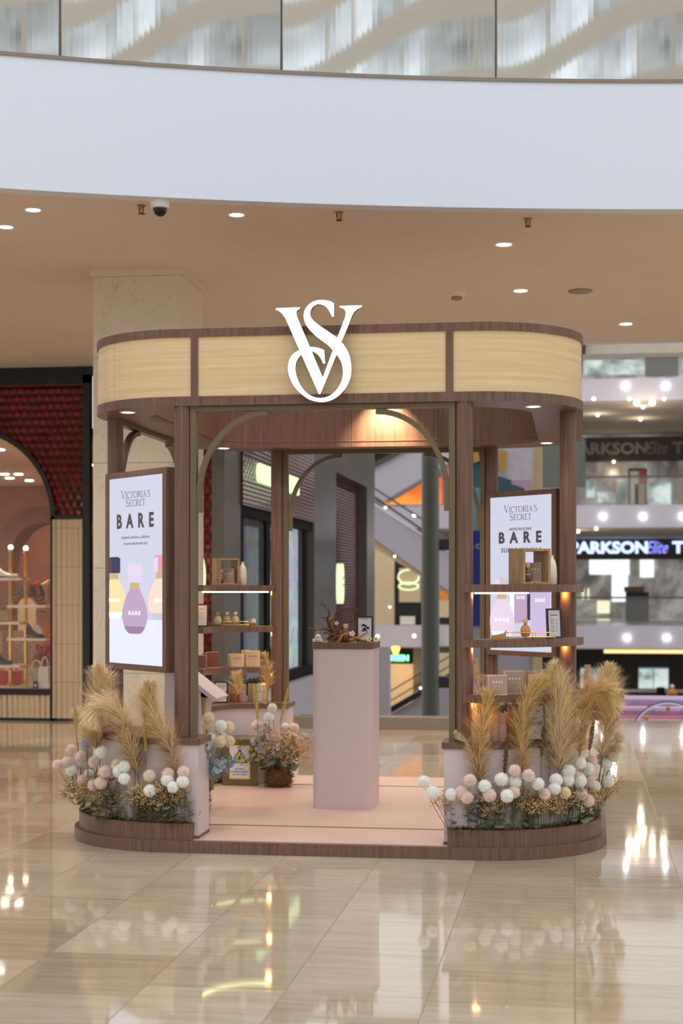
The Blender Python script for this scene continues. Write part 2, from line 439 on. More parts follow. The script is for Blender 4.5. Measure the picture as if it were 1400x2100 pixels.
# ceiling slab: arc edge in front, straight edge at y = 5.8 (6.6 over the shop)
mb = MB(); back = [(-30, 6.6), (-2.5, 6.6), (-2.5, 5.8), (22, 5.8)]
outline = edge[::-1]+back[::-1] if edge[0][0] < edge[-1][0] else edge+back
e = [p for p in edge if -30 < p[0] < 22 and p[1] < 5.5]
outline = sorted(e, key=lambda p: p[0])+[(22, 5.8), (-2.5, 5.8), (-2.5, 6.6), (-30, 6.6)]
mb.prism(outline, ZC, ZC+.06)
struct(mb.build('ceiling', 'ceiling_paint'))
mb = MB(); e2 = sorted([p for p in [apt(62+i*1.0, AR-.02) for i in range(88)] if -30 < p[0] < 22 and p[1] < 5.5], key=lambda p: p[0])
e3 = sorted([p for p in [apt(62+i*1.0, AR+.10) for i in range(88)] if -30 < p[0] < 22 and p[1] < 5.5], key=lambda p: p[0])
mb.prism(e2+e3[::-1], ZC-.004, ZU); struct(mb.build('wall_upper', 'white_paint', smooth=True))
mb = MB(); mb.prism(sorted(e, key=lambda p: p[0])+[(22, 5.8), (-30, 5.8)], ZC+.1, ZU-.01); struct(mb.build('floor_upper', 'offwhite'))
struct(MB().box(-2.5, 22, 5.8, 5.9, ZC-.001, ZU+.01).build('trim_2', 'white_paint'))
# stone ledge along the top of the parapet, dark gasket and curved panes of the balustrade
mb = MB(); a_ = [apt(62+i*1.0, AR-.03) for i in range(88)]; b_ = [apt(62+i*1.0, AR+.16) for i in range(88)]
a_ = sorted([p for p in a_ if p[1] < 5.4 and -30 < p[0] < 22], key=lambda p: p[0]); b_ = sorted([p for p in b_ if p[1] < 5.5 and -30 < p[0] < 22], key=lambda p: p[0])
mb.prism(a_+b_[::-1], ZU, ZU+.022); struct(mb.build('trim_3', 'kerb_stone', smooth=True))
def ang_of(u):      # angle on the circle of the pane seams seen at pixel column u
    r = ray(u, 120); best = None
    for k in range(400):
        a = 70+k*.15; x, y = apt(a, AR+.05); t = (y-CAM.y)/r.y; xx = CAM.x+r.x*t
        if best is None or abs(xx-x) < best[0]: best = (abs(xx-x), a)
    return best[1]
seams = [ang_of(-330), ang_of(128), ang_of(582), ang_of(1022), ang_of(1470), ang_of(1900)]
seams.sort()
where = ['at the right edge of the photo', 'above the right downlights', 'above the right half of the logo', 'above the left half of the kiosk', 'at the left edge of the photo', 'farthest left']
for k in range(len(seams)-1):
    a0, a1 = seams[k]+.04, seams[k+1]-.04; n = 40; mb = MB()
    # each pane bows gently inwards between its seams
    def rad(i): return AR+.06+.05*math.sin(PI*i/n)
    for i in range(n):
        p, q = apt(a0+(a1-a0)*i/n, rad(i)), apt(a0+(a1-a0)*(i+1)/n, rad(i+1))
        mb.face([(*p, ZU+.022), (*q, ZU+.022), (*q, ZU+1.15), (*p, ZU+1.15)])
    t = thing('glass_balustrade', 'curved clear glass balustrade pane on the white parapet, '+['at the far right out of frame', 'at the photo right edge', 'right of the logo', 'left of the logo', 'at the photo left edge'][k], 'railing', (0, 0, 0), 0, 'curved balustrade panes above the kiosk')
    mb.build('glass_pane', 'wavy_balustrade_glass', t, smooth=True, recalc=False)
    x, y = apt(seams[k], AR+.06)
    MB().tube([(x, y, ZU+.022), (x, y, ZU+1.15)], .006, 6).build('seam_strip', 'dark_grey', t)
    g = MB(); pa = [apt(a0+(a1-a0)*i/10, AR+.045) for i in range(11)]
    g.tube([(px, py, ZU+1.17) for px, py in pa], .022, 8).build('handrail', 'kerb_stone', t, smooth=True)
# opposite side of the atrium, behind the camera: rows of windows that give the daylight
struct(MB().box(-32, 34, -34.5, -34, 0, 34).build('wall_back', 'atrium_glazing'))
# upper storey behind the balustrade
struct(MB().box(-30, 22, 12, 12.4, ZU, 9.3).build('wall_upper_back', 'offwhite'))
struct(MB().box(-30, 22, 5.8, 16, 8.2, 8.5).build('ceiling_upper', 'upper_ceiling'))
for i, (u0, u1, m, lab) in enumerate(((20, 120, 'bronze_dark', 'dark brown column on the upper storey at the photo left edge'),
        (620, 690, 'shop_white', 'bright lit window strip on the upper storey left of centre'),
        (710, 900, 'grey_panel', 'wide grey shop panel on the upper storey above the kiosk'),
        (925, 985, 'shop_white', 'bright lit window strip on the upper storey right of centre'),
        (1060, 1200, 'dark_grey', 'dark grey shop panel on the upper storey, photo right'))):
    a, b = P(u0, 0, y=11.9), P(u1, 0, y=11.9)
    tag(MB().box(a.x, b.x, 11.7, 12, ZU, 8.2).build('wall_panel', m, bevel=.01), lab, 'wall panel')

# recessed line in the ceiling (built as a shallow shadow-gap strip)
a, b, c2 = P(585, 468, z=ZC), P(740, 612, z=ZC), P(662, 466, z=ZC)
mb = MB(); w = Vector((b.x-a.x, b.y-a.y)).normalized(); nn = Vector((-w.y, w.x))*.02
mb.prism([(a.x-nn.x, a.y-nn.y), (b.x-nn.x, b.y-nn.y), (b.x+nn.x, b.y+nn.y), (a.x+nn.x, a.y+nn.y)], ZC-.006, ZC)
struct(mb.build('trim_4', 'ceiling_paint'))

# ceiling lamps, sprinklers, dome camera, detectors
def downlight(u, v, lab, rr=.075, power=60, first=None):
    p = P(u, v, z=ZC)
    t = thing('downlight', lab, 'ceiling light', (p.x, p.y, ZC), 0, 'recessed downlights in the beige ceiling')
    MB().lathe([(rr*.78, .03), (rr*.8, -.004), (rr, -.006), (rr, 0)], 28).build('trim_ring', 'white_plastic', t, smooth=True)
    MB().lathe([(rr*.74, .004), (rr*.74, -.002)], 24).build('lamp_lens', 'lamp_warm', t)
    l = bpy.data.lights.new('downlight_beam', 'SPOT'); l.energy = power; l.spot_size = math.radians(120); l.spot_blend = .8; l.color = (1, .87, .73); l.shadow_soft_size = .07
    o = bpy.data.objects.new('downlight_beam', l); COL.objects.link(o); o.parent = t; o.location = (0, 0, -.03)
    return t
for u, v, lab in ((68, 430, 'small round lit downlight in the ceiling, left of the security camera'),
                  (12, 465, 'round lit downlight at the photo left edge of the ceiling'),
                  (485, 440, 'round lit downlight between two sprinklers, right of the security camera'),
                  (1033, 501, 'larger lit downlight in the ceiling below the rightmost sprinkler'),
                  (1067, 596, 'round lit downlight beside the flat ceiling disc'),
                  (1283, 664, 'faint round downlight farthest back at the right'),
                  (1095, 669, 'lit downlight just above the kiosk canopy, right side')):
    downlight(u, v, lab, .06 if u < 600 else .07)
for k, (x, y) in enumerate(((-5.3, 3.0), (-6.0, 5.0), (-1.3, 5.0), (.5, 5.0), (3.6, 2.0), (4.2, 4.6), (-.4, 5.3))):  # unseen downlights added to brighten the floor and ceiling
    t = thing('downlight', 'added fill downlight out of view in the beige ceiling, '+('outer left bay', 'outer left bay by the boutique', 'rear, left of centre', 'rear, right of centre', 'right side front', 'right side rear', 'rear centre by the edge')[k], 'ceiling light', (x, y, ZC), 0, 'recessed downlights in the beige ceiling')
    MB().lathe([(.06, .03), (.062, -.004), (.075, -.006), (.075, 0)], 28).build('trim_ring', 'white_plastic', t, smooth=True)
    MB().lathe([(.056, .004), (.056, -.002)], 24).build('lamp_lens', 'lamp_warm', t)
    l = bpy.data.lights.new('downlight_beam', 'SPOT'); l.energy = 100; l.spot_size = math.radians(140); l.spot_blend = .8; l.color = (1, .88, .74); l.shadow_soft_size = .07
    o = bpy.data.objects.new('downlight_beam', l); COL.objects.link(o); o.parent = t; o.location = (0, 0, -.03)
def sprinkler(u, v, lab):
    p = P(u, v-8, z=ZC); t = thing('ceiling_sprinkler', lab, 'sprinkler', (p.x, p.y, ZC), 0, 'fire sprinklers in the ceiling')
    MB().lathe([(.028, 0), (.028, -.006), (.012, -.01), (.010, -.03)], 14).build('escutcheon', 'brass_dull', t)
    mb = MB(); mb.tube([(-.014, 0, -.012), (-.014, 0, -.035), (0, 0, -.052)], .0035, 6); mb.tube([(.014, 0, -.012), (.014, 0, -.035), (0, 0, -.052)], .0035, 6)
    mb.lathe([(.022, -.055), (.024, -.052), (.006, -.048)], 14); mb.build('deflector', 'bronze_dark', t)
sprinkler(290, 429, 'brass fire sprinkler hanging beside the security camera')
sprinkler(695, 443, 'brass fire sprinkler on the ceiling above the kiosk logo')
sprinkler(1082, 456, 'brass fire sprinkler nearest the right side, above the larger downlight')
p = P(328, 412, z=ZC); t = thing('dome_camera', 'white dome security camera with dark lens under the ceiling edge', 'security camera', (p.x, p.y, ZC))
MB().lathe([(.062, 0), (.062, -.02), (.057, -.045), (.04, -.05)], 28).build('housing', 'white_plastic', t, smooth=True)
MB().lathe([(.044, -.046), (.043, -.062), (.034, -.082), (.018, -.095), (.003, -.098)], 24).build('lens_dome', 'dark_gloss', t, smooth=True)
p = P(936, 600, z=ZC); t = thing('smoke_detector', 'white round smoke detector on the ceiling behind the canopy', 'smoke detector', (p.x, p.y, ZC))
MB().lathe([(.07, 0), (.068, -.03), (.05, -.035)], 24).build('base', 'offwhite', t, smooth=True)
MB().lathe([(.045, -.03), (.045, -.055), (.03, -.06)], 24).build('sensor_cap', 'kerb_stone', t, smooth=True)
p = P(1190, 596, z=ZC); tag(MB().lathe([(.10, 0), (.095, -.012), (.02, -.016)], 28, (0, 0, 0)).build('ceiling_speaker', 'kerb_stone', smooth=True, loc=(p.x, p.y, ZC)), 'flat grey round ceiling disc right of the lit downlights', 'ceiling speaker')

# marble column behind the kiosk
t = thing('marble_column', 'square cream marble column standing behind the kiosk at left', 'column', (-1.915, 2.02, 0))
MB().box(-.345, .345, -.365, .365, 0, ZC-.05).build('shaft', 'cream_marble', t, bevel=.004)
MB().box(-.36, .36, -.38, .38, ZC-.05, ZC).build('capital_strip', 'cream_marble', t)

# ------------------------------------------------------------------ red-tiled boutique at left (front at y = YS)
YS = 6.6
def fx(u, y=YS): return P(u, 1206, y=y).x
def fz(v, u=90, y=YS): return P(u, v, y=y).z
t = thing('boutique_facade', 'red tiled shop front with arched window and fluted cream piers', 'shop front', (0, 0, 0))
xr, xa = fx(172), fx(105); rad = (fx(105)-fx(-63)); cxa = fx(-63); zsp = fz(1060); ztop = fz(788)
FR = Matrix(((1, 0, 0, 0), (0, 0, -1, YS), (0, 1, 0, 0), (0, 0, 0, 1)))     # (x, z) outline, extruded toward the viewer
arch_r = [(cxa+rad*math.cos(a), zsp+rad*math.sin(a)) for a in [PI*i/32 for i in range(33)]]
xl = cxa-rad-.4
MB().prism([(xl, zsp), (xl, ztop), (xr, ztop), (xr, zsp)]+[(cxa+(rad+.04), zsp)]+[(cxa+(rad+.04)*math.cos(a), zsp+(rad+.04)*math.sin(a)) for a in [PI*i/32 for i in range(33)]], -.1, 0, 0, FR).build('tile_panel', 'red_tile', t)
# tiles go on around the corner behind the column
MB().box(fx(193), fx(434), YS, YS+.1, .3, 3.4).build('tile_panel', 'red_tile', t)
mb = MB(); mb.prism(arch_r+[(cxa-rad, zsp), (cxa-rad-.05, zsp)]+[(cxa+(rad+.05)*math.cos(a), zsp+(rad+.05)*math.sin(a)) for a in [PI*(32-i)/32 for i in range(33)]], -.05, .03, 0, FR)
mb.box(xa, xa+.05, YS-.03, YS+.05, 0, zsp); mb.box(xa, xr+.02, YS-.03, YS+.02, zsp-.03, zsp+.015)
mb.box(xr, fx(186), YS-.04, YS+.06, 0, ztop+.09); mb.box(xl, fx(186), YS-.04, YS+.06, ztop, ztop+.09)
mb.box(xl, fx(180), YS-.03, YS+.06, 0, .03); mb.box(xl, xa+.02, YS-.04, YS+.10, fz(1425), fz(1413))
mb.build('black_frame', 'black', t)
MB().box(fx(188), fx(194), YS+.05, YS+.1, 0, ZC).build('door_edge', 'bronze_dark', t)
MB().box(xl, fx(190), YS-.02, YS+.1, ztop+.09, ZC-.005).build('vent_grille', 'black', t)
def fluted(x0, x1, z0, z1, nm):
    k = int((x1-x0)/.012); fl = [(x0+(x1-x0)*i/k, YS-.035+.034*(1-abs(math.sin(PI*(x0+(x1-x0)*i/k)/.062))**.45)) for i in range(k+1)]
    MB().prism(fl+[(x1, YS+.08), (x0, YS+.08)], z0, z1).build(nm, 'fluted_tile', t)
fluted(fx(110), fx(171), .03, zsp-.03, 'fluted_pier'); fluted(xl, xa, .03, fz(1425), 'fluted_base')
MB().prism(arch_r+[(cxa-rad, fz(1413)), (xa, fz(1413))], -.04, -.03, 0, FR).build('window_glass', 'clear_pane', t)
# interior
plain('terracotta', L(172, 116, 88), .7); plain('terracotta_dark', L(128, 84, 66), .7); plain('shop_floor', L(190, 160, 130), .3)
zb = fz(1412)
struct(MB().box(-9, fx(192), 14.5, 14.7, 0, 3.5).build('wall_boutique', 'terracotta'))
struct(MB().box(fx(193), fx(193)+.12, YS+.1, 14.6, 0, 3.5).build('wall_boutique_side', 'terracotta'))
struct(MB().box(-9, fx(193)+.1, YS+.12, 14.6, 3.1, 3.2).build('ceiling_boutique', 'ivory'))
for k, (u, v) in enumerate(((10, 972), (38, 972), (20, 980), (60, 985))):
    p = P(u, v, z=3.1)
    t2 = thing('downlight', 'small lit downlight inside the red boutique, '+('leftmost', 'second from left', 'lower one near the left', 'nearest the arch')[k], 'ceiling light', p, 0, 'downlights inside the boutique')
    MB().lathe([(.06, 0), (.06, -.01)], 16).build('lamp_lens', 'lamp_warm', t2)
    l = bpy.data.lights.new('downlight_beam', 'SPOT'); l.energy = 85; l.spot_size = math.radians(140); l.spot_blend = .6; l.color = (1, .76, .54); l.shadow_soft_size = .06
    o = bpy.data.objects.new('downlight_beam', l); COL.objects.link(o); o.parent = t2; o.location = (0, 0, -.03)
for k, (x, y) in enumerate(((-5.4, 8.0), (-4.5, 8.4), (-5.0, 10.4))):  # unseen fill spots added to light the window display
    t2 = thing('downlight', 'added fill downlight over the boutique window display, hidden above the arch, '+('left', 'right', 'rear')[k], 'ceiling light', (x, y, 3.1), 0, 'added fill downlights over the boutique window')
    MB().lathe([(.06, 0), (.06, -.01)], 16).build('lamp_lens', 'lamp_warm', t2)
    l = bpy.data.lights.new('downlight_beam', 'SPOT'); l.energy = 85; l.spot_size = math.radians(140); l.spot_blend = .6; l.color = (1, .76, .54); l.shadow_soft_size = .06
    o = bpy.data.objects.new('downlight_beam', l); COL.objects.link(o); o.parent = t2; o.location = (0, 0, -.03)
struct(MB().box(-9, fx(193), 11.2, 11.3, 0, 2.35).build('wall_boutique_mid', 'terracotta'))
Y2 = 9.6
t2 = thing('archway', 'terracotta archway inside the boutique behind the display shelves', 'archway', (0, 0, 0))
X2 = Matrix(((1, 0, 0, 0), (0, 0, -1, Y2), (0, 1, 0, 0), (0, 0, 0, 1)))
c_ = fx(88, Y2); r_ = fx(88, Y2)-fx(22, Y2); zz = P(60, 1140, y=Y2).z
MB().prism([(c_+r_*math.cos(a), zz+r_*math.sin(a)) for a in [PI*i/24 for i in range(25)]]+[(c_-r_, 0), (c_-r_-1.2, 0), (c_-r_-1.2, 2.6), (c_+r_+.2, 2.6), (c_+r_+.2, 0), (c_+r_, 0)][0:0]+
    [(c_-r_, 0), (c_-r_-.22, 0)]+[(c_+(r_+.22)*math.cos(a), zz+(r_+.22)*math.sin(a)) for a in [PI*(24-i)/24 for i in range(25)]]+[(c_+r_+.22, 0), (c_+r_, 0)], -.5, 0, 0, X2).build('arch_band', 'terracotta_dark', t2, smooth=True)
MB().box(fx(-60, 9.9), fx(20, 9.9), 10.2, 10.3, 0, P(10, 1100, y=9.9).z).build('dark_doorway', 'bronze_dark', t2)
# sunburst mirror
p = P(55, 1245, y=9.5); t2 = thing('sunburst_mirror', 'tall arched mirror with sunburst rim behind the gold poles', 'mirror', (p.x, 9.5, 0))
hw = .12; za = p.z
MB().prism([(hw*math.cos(a), za+hw*math.sin(a)) for a in [PI*i/16 for i in range(17)]]+[(-hw, .4), (hw, .4)], -.02, 0, 0, Matrix(((1,0,0,0),(0,0,-1,0),(0,1,0,0),(0,0,0,1)))).build('mirror_glass', 'beige_wall', t2)
mb = MB()
for i in range(19):
    a = PI*(-.15+1.3*i/18); c0, s0 = math.cos(a), math.sin(a)
    mb.tube([(c0*.15, -.01, za+s0*.15), (c0*.25, -.01, za+s0*.25)], .014, 6)
mb.build('sunburst_rim', 'bronze_dark', t2)
# display stand of gold poles and cream boards in the window
YD = 7.5
t2 = thing('display_stand', 'gold pole display stand with cream shelves in the boutique window', 'display shelf', (0, 0, 0))
for u, v0, v1 in ((22, 1126, 1408), (53, 1128, 1406)):
    x = fx(u, YD); z0, z1 = P(u, v1, y=YD).z, P(u, v0, y=YD).z
    mb = MB(); mb.lathe([(.055, 0), (.055, .02), (.03, .04), (.022, .06), (.022, z1-z0-.04), (.03, z1-z0-.03), (.018, z1-z0)], 14, (x, YD, z0)); mb.build('gold_pole', 'gold', t2, smooth=True)
    MB().sphere((x, YD, z1+.02), .028, 12).build('lit_finial', 'lamp_yellow', t2)
for u0, u1, v in ((-30, 50, 1185), (24, 103, 1241), (-30, 50, 1275), (24, 103, 1308), (-30, 50, 1363)):
    z = P(50, v, y=YD).z; MB().box(fx(u0, YD), fx(u1, YD), YD-.16, YD+.16, z-.03, z).build('shelf_board', 'ivory', t2, bevel=.004)
z = P(50, 1408, y=YD).z; struct(MB().box(xl+.1, xa-.02, YS+.12, YD+.7, 0, z).build('trim_5', 'ivory'))
# shoes, bags and flowers in the window
plain('red_satin', L(190, 18, 24), .3); plain('blush_satin', L(232, 200, 186), .35); plain('white_leather', L(238, 234, 228), .35)
plain('black_leather', L(26, 24, 24), .35); plain('snake_print', L(170, 152, 128), .5, var=.35, vs=40); plain('shop_bag_print', L(180, 160, 130), .5, var=.3, vs=30)
plain('flower_orange', L(232, 140, 40), .6); plain('flower_crimson', L(170, 40, 60), .6, var=.5, vs=30)
def shoe(name, lab, u, v, mat, w=.075, l=.19, hang=False):
    p = P(u, v, y=YD-.05); t3 = thing(name, lab, 'shoe', p)
    mb = MB(); n = 10; rings = []
    for i in range(n+1):
        s_ = i/n; x = -l/2+l*s_; h = .035+.055*max(0, 1-s_*1.4)+.05*math.exp(-((s_-.1)/.2)**2); ww = w/2*math.sin(PI*(.12+.8*s_))**.5
        rings.append([mb.bm.verts.new((x, ww*math.cos(q), max(0, h*math.sin(q))+.012+.03*(1-s_)**2)) for q in [PI*k/8 for k in range(9)]])
    for a, b in zip(rings, rings[1:]):
        for k in range(8): mb.bm.faces.new([a[k], a[k+1], b[k+1], b[k]])
        mb.bm.faces.new([a[8], a[0], b[0], b[8]])
    mb.bm.faces.new(rings[0]); mb.bm.faces.new(rings[-1][::-1]); mb.build('upper', mat, t3, smooth=True)
    mb = MB(); mb.prism([(-l/2, -w*.3), (l*.1, -w*.4), (l/2, 0), (l*.1, w*.4), (-l/2, w*.3)], 0, .012); mb.build('sole', 'black_leather', t3)
    if hang: MB().tube([(0, 0, -.012), (0, 0, -.24), ], .006, 6).build('stand_rod', 'bronze_dark', t3); t3.rotation_euler = (0, -.9, .6)
    return t3
z = P(50, 1185, y=YD).z; s1 = shoe('sneaker', 'white leather shoe on the top left boutique shelf', 10, 1178, 'white_leather', .12, .3); s1.location.z = z
s1 = shoe('slipper', 'red satin slipper on the boutique shelf between the pole and arch', 68, 1218, 'red_satin'); s1.location.z = P(50, 1241, y=YD).z+.14; s1.rotation_euler = (0, 1.15, 1.1)
MB().tube([(.0, 0, 0), (.02, 0, -.12)], .006, 6).build('stand_rod', 'bronze_dark', s1)
s1 = shoe('slipper', 'blush pale slipper on a rod beside the red slipper', 86, 1218, 'blush_satin'); s1.location.z = P(50, 1241, y=YD).z+.14; s1.rotation_euler = (0, 1.15, 1.1)
MB().tube([(.0, 0, 0), (.02, 0, -.12)], .006, 6).build('stand_rod', 'bronze_dark', s1)
zz = P(50, 1308, y=YD).z
s1 = shoe('pump', 'black strappy shoe on the middle right boutique shelf', 72, 1304, 'black_leather'); s1.location.z = zz
s1 = shoe('pump', 'pale cream pump behind the black strappy shoe', 86, 1300, 'white_leather', .1, .25); s1.location.z = zz+.001; s1.location.y += .1
p = P(96, 1306, y=YD); t3 = thing('flower_spray', 'orange flowers on the boutique shelf beside the shoes', 'flowers', (p.x, p.y, zz))
mb = MB(); rnd = random.Random(3)
for i in range(26):
    a = rnd.uniform(0, 6.28); mb.tube([(0, 0, 0), (math.cos(a)*rnd.uniform(.02, .1), math.sin(a)*.04, rnd.uniform(.08, .2))], .006, 5, r2=.002)
mb.build('petals', 'flower_orange', t3)
p = P(92, 1330, y=YD+.3); t3 = thing('flower_arrangement', 'crimson and purple flowers on the window ledge below the boutique shelf', 'flowers', (p.x, p.y, P(92, 1400, y=YD+.3).z))
mb = MB()
for i in range(60):
    a = rnd.uniform(0, 6.28); q = rnd.uniform(.02, .13); mb.sphere((math.cos(a)*q, math.sin(a)*q, .33+rnd.uniform(-.1, .12)), rnd.uniform(.012, .03), 6)
mb.build('blossoms', 'flower_crimson', t3); MB().tube([(0, 0, .02), (0, 0, .3)], .02, 8, r2=.05).build('stem_bundle', 'green_grey', t3)
def handbag(lab, u, v, w, h, mat, handle_mat, y=YD, base_v=None):
    p = P(u, base_v or v, y=y); t3 = thing('handbag', lab, 'bag', p)
    MB().prism([(-w/2, 0), (w/2, 0), (w/2*.9, h), (-w/2*.9, h)], -.05, .05, 0, Matrix(((1,0,0,0),(0,0,-1,0),(0,1,0,0),(0,0,0,1)))).build('bag_body', mat, t3, bevel=.01)
    mb = MB(); mb.tube([(w*.3*math.cos(a), 0, h*.98+h*.45*math.sin(a)) for a in [PI*i/12 for i in range(13)]], .007, 6); mb.build('handle', handle_mat, t3)
    return t3
b1 = handbag('woven light handbag on the middle left boutique shelf', 8, 1268, .17, .13, 'snake_print', 'gold'); b1.location.z = P(50, 1275, y=YD).z
b1 = handbag('glossy red handbag on the window ledge at left', 20, 1402, .28, .17, 'red_satin', 'red_satin', YD+.25); b1.location.z = P(50, 1408, y=YD).z
b1 = handbag('printed beige shopping bag with white handles in the window', 75, 1402, .2, .22, 'shop_bag_print', 'white_leather', YD-.25); b1.location.z = P(50, 1408, y=YD).z
b1 = handbag('tall white paper shopping bag at the window corner', 92, 1402, .13, .25, 'white_leather', 'white_leather', YD-.32); b1.location.z = P(50, 1408, y=YD).z
s1 = shoe('pump', 'dark shoe on the lowest left boutique shelf', 8, 1358, 'black_leather'); s1.location.z = P(50, 1363, y=YD).z
p = P(73, 1410, y=YD-.42); t3 = thing('price_card', 'small black card standing on the boutique window ledge', 'sign', (p.x, p.y, P(50, 1408, y=YD).z))
MB().box(-.027, .027, 0, .006, 0, .09).build('card', 'black', t3); MB().box(-.012, .012, -.001, 0, .03, .055).build('print', 'white_leather', t3)
# patterned armchair behind
p = P(48, 1400, y=8.6); t3 = thing('armchair', 'beige patterned tub armchair behind the display stand', 'chair', (p.x, 8.6, 0))
plain('chair_weave', L(150, 128, 104), .8, var=.45, vs=55)
MB().lathe([(.26, .2), (.28, .25), (.28, .45), (.26, .47)], 24).build('seat', 'chair_weave', t3, smooth=True)
mb = MB(); mb.prism(arcpts(0, 0, .32, -20, 200, 20)+arcpts(0, 0, .25, 200, -20, 20), .18, .92); mb.build('backrest', 'chair_weave', t3, smooth=True, bevel=.02)
for a in (45, 135, 225, 315): MB().tube([(.2*math.cos(math.radians(a)), .2*math.sin(math.radians(a)), 0), (.2*math.cos(math.radians(a)), .2*math.sin(math.radians(a)), .2)], .015, 8).build('leg', 'bronze_dark', t3)

# ------------------------------------------------------------------ side of the boutique facing the void (plane x = XW)
XW = P(460, 1473, y=YS).x
def sy(u): return P(u, 1206, x=XW).y
def sz(u, v): return P(u, v, x=XW).z
t = thing('boutique_side_facade', 'long grey stone shop front with burgundy tiles seen through the kiosk', 'shop front', (0, 0, 0))
Y0, Y1, Y3, Y4, Y5, Y6 = sy(493), sy(640), sy(685), P(735, 1206, x=XW-.12).y, sy(762), sy(588)
zb_ = sz(493, 1035); zl = sz(493, 1040)-.05; zs = sz(600, 1393)
MB().box(fx(434), XW, YS, Y0, -3, ZC).build('stone_pier', 'grey_stone', t)
MB().box(XW-.35, XW+.03, Y0, Y1, zb_, 4.6).build('tile_band', 'burgundy_tile', t)
MB().box(XW-.4, XW, Y0, Y1, zb_-.12, zb_).build('door_head', 'matte_black', t)
mb = MB()
for a in (Y0, sy(556)-.2, sy(588)-.25, sy(628)): mb.box(XW-.12, XW-.02, a, a+.25, zs, zb_-.1)
mb.box(XW-.14, XW-.01, Y0, Y1, zs-.1, zs+.12); mb.build('window_frame', 'matte_black', t)
MB().box(XW-.06, XW-.05, Y0, Y1, zs, zb_-.1).build('window_glass', 'clear_pane', t)
MB().box(XW-.16, XW-.12, sy(590), sy(628), zs, zb_-.1).build('stained_panel', 'stained_glass', t)
MB().box(XW-.40, XW-.35, sy(500), sy(530), zs, zb_-.1).build('interior_wall', 'beige_wall', t)
MB().box(XW-.40, XW-.35, sy(530), sy(585), zs, zb_-.1).build('dark_partition', 'dark_gloss', t)
MB().box(XW-.4, XW+.1, Y0, Y1, -3, zs-.02).build('stone_base', 'grey_panel', t)
MB().box(XW-.4, XW+.03, Y1, Y3, -3, 4.6).build('stone_pier', 'grey_stone', t)
MB().box(XW-.4, XW-.12, Y3, Y4, -3, sz(685, 968)).build('tile_panel', 'burgundy_tile', t)
MB().box(XW-.4, XW+.03, Y3, Y4, sz(685, 968), 4.6).build('lintel', 'grey_stone', t)
MB().box(XW-.4, XW+.03, Y4, Y5+.2, -3, 4.6).build('stone_pier', 'grey_stone', t)
# lit name sign and the long oval emblem
q0 = P(526, 968, x=XW+.05); q1 = P(610, 1003, x=XW+.05)
X3 = frame_x((XW+.06, (q0.y+q1.y)/2, (q0.z+q1.z)/2), (0, 1, 0))
t2 = thing('name_sign', 'lit pale green shop name sign on the burgundy tiles', 'sign', (0, 0, 0))
text('CHRISTIAN LOUBOUTIN', .30, X3, 'lettering', 'sign_lime', t2, .02, .010, xs=(q1.y-q0.y)/3.35)
p = P(701, 1197, x=XW-.04); t2 = thing('oval_sign', 'tall oval lit emblem on the burgundy tile recess', 'sign', (0, 0, 0))
h_ = (sz(701, 1155)-sz(701, 1238))/2
mb = MB(); mb.prism([(.40*h_*math.cos(a), h_*math.sin(a)) for a in [2*PI*i/32 for i in range(32)]], 0, .1, 0, frame_x((XW-.12, p.y, p.z), (0, 1, 0))); mb.build('lit_face', 'sign_lime', t2)
mb = MB()
for dz in (.3, -.05): mb.prism([(-.15*h_, dz*h_), (.1*h_, (dz+.08)*h_), (.2*h_, (dz-.02)*h_), (-.1*h_, (dz-.1)*h_)], .1, .105, 0, frame_x((XW-.12, p.y, p.z), (0, 1, 0)))
mb.build('script_mark', 'sign_print_dark', t2)
# half-round lime sign seen beside the marble column
p = P(408, 1181, y=YS-.05); t2 = thing('oval_sign', 'round lime lit sign half hidden beside the marble column', 'sign', (0, 0, 0))
hz_ = P(408, 1128, y=YS-.05).z-p.z; MB().prism([(p.x-.02+.055*math.cos(a)*1.6, p.z+hz_*math.sin(a)) for a in [2*PI*i/32 for i in range(32)]], 0, .05, 0, Matrix(((1,0,0,0),(0,0,-1,YS-.02),(0,1,0,0),(0,0,0,1)))).build('lit_face', 'sign_lime', t2)

# ------------------------------------------------------------------ across the void
YF = 51.0
def far(name, u0, u1, v0, v1, y, dep, mat, lab=None, cat=None, parent=None, group=None, bevel=0):
    um = (u0+u1)/2; a, b = P(u0, v0, y=y), P(u1, v1, y=y); z0, z1 = P(um, v1, y=y).z, P(um, v0, y=y).z
    o = MB().box(a.x, b.x, y, y+dep, z0, z1).build(name, mat, parent, bevel=bevel)
    if lab: tag(o, lab, cat, group)
    return o
x0, x1 = P(700, 1206, y=YF).x, P(1480, 1206, y=YF).x
lv = [(0.0, 1285), (4.62, 1037), (9.45, 770)]
for k, (zf, v) in enumerate(lv):
    struct(MB().box(x0-6, x1+32, YF, YF+.4, zf-.86, zf).build('trim_%d' % (6+k), 'lilac_white'))
    struct(MB().box(x0-6, x1+32, YF+.4, YF+20, zf-.3, zf-.02).build('floor_far_%d' % (k+1), 'kerb_stone'))
    struct(MB().box(x0-6, x1+32, YF+.4, YF+13, zf-.9, zf-.82).build('ceiling_far_%d' % (k+1), 'ceiling_paint'))
    t = thing('glass_balustrade', 'clear glass railing on the far gallery, '+('ground level', 'one level up', 'two levels up')[k], 'railing', (0, 0, 0), 0, 'far gallery railings')
    MB().box(x0-6, x1+32, YF+.1, YF+.14, zf, zf+1.05).build('glass_pane', 'clear_pane', t)
    MB().box(x0-6, x1+32, YF+.08, YF+.16, zf+1.05, zf+1.12).build('handrail', 'dark_grey', t)
YB = YF+13
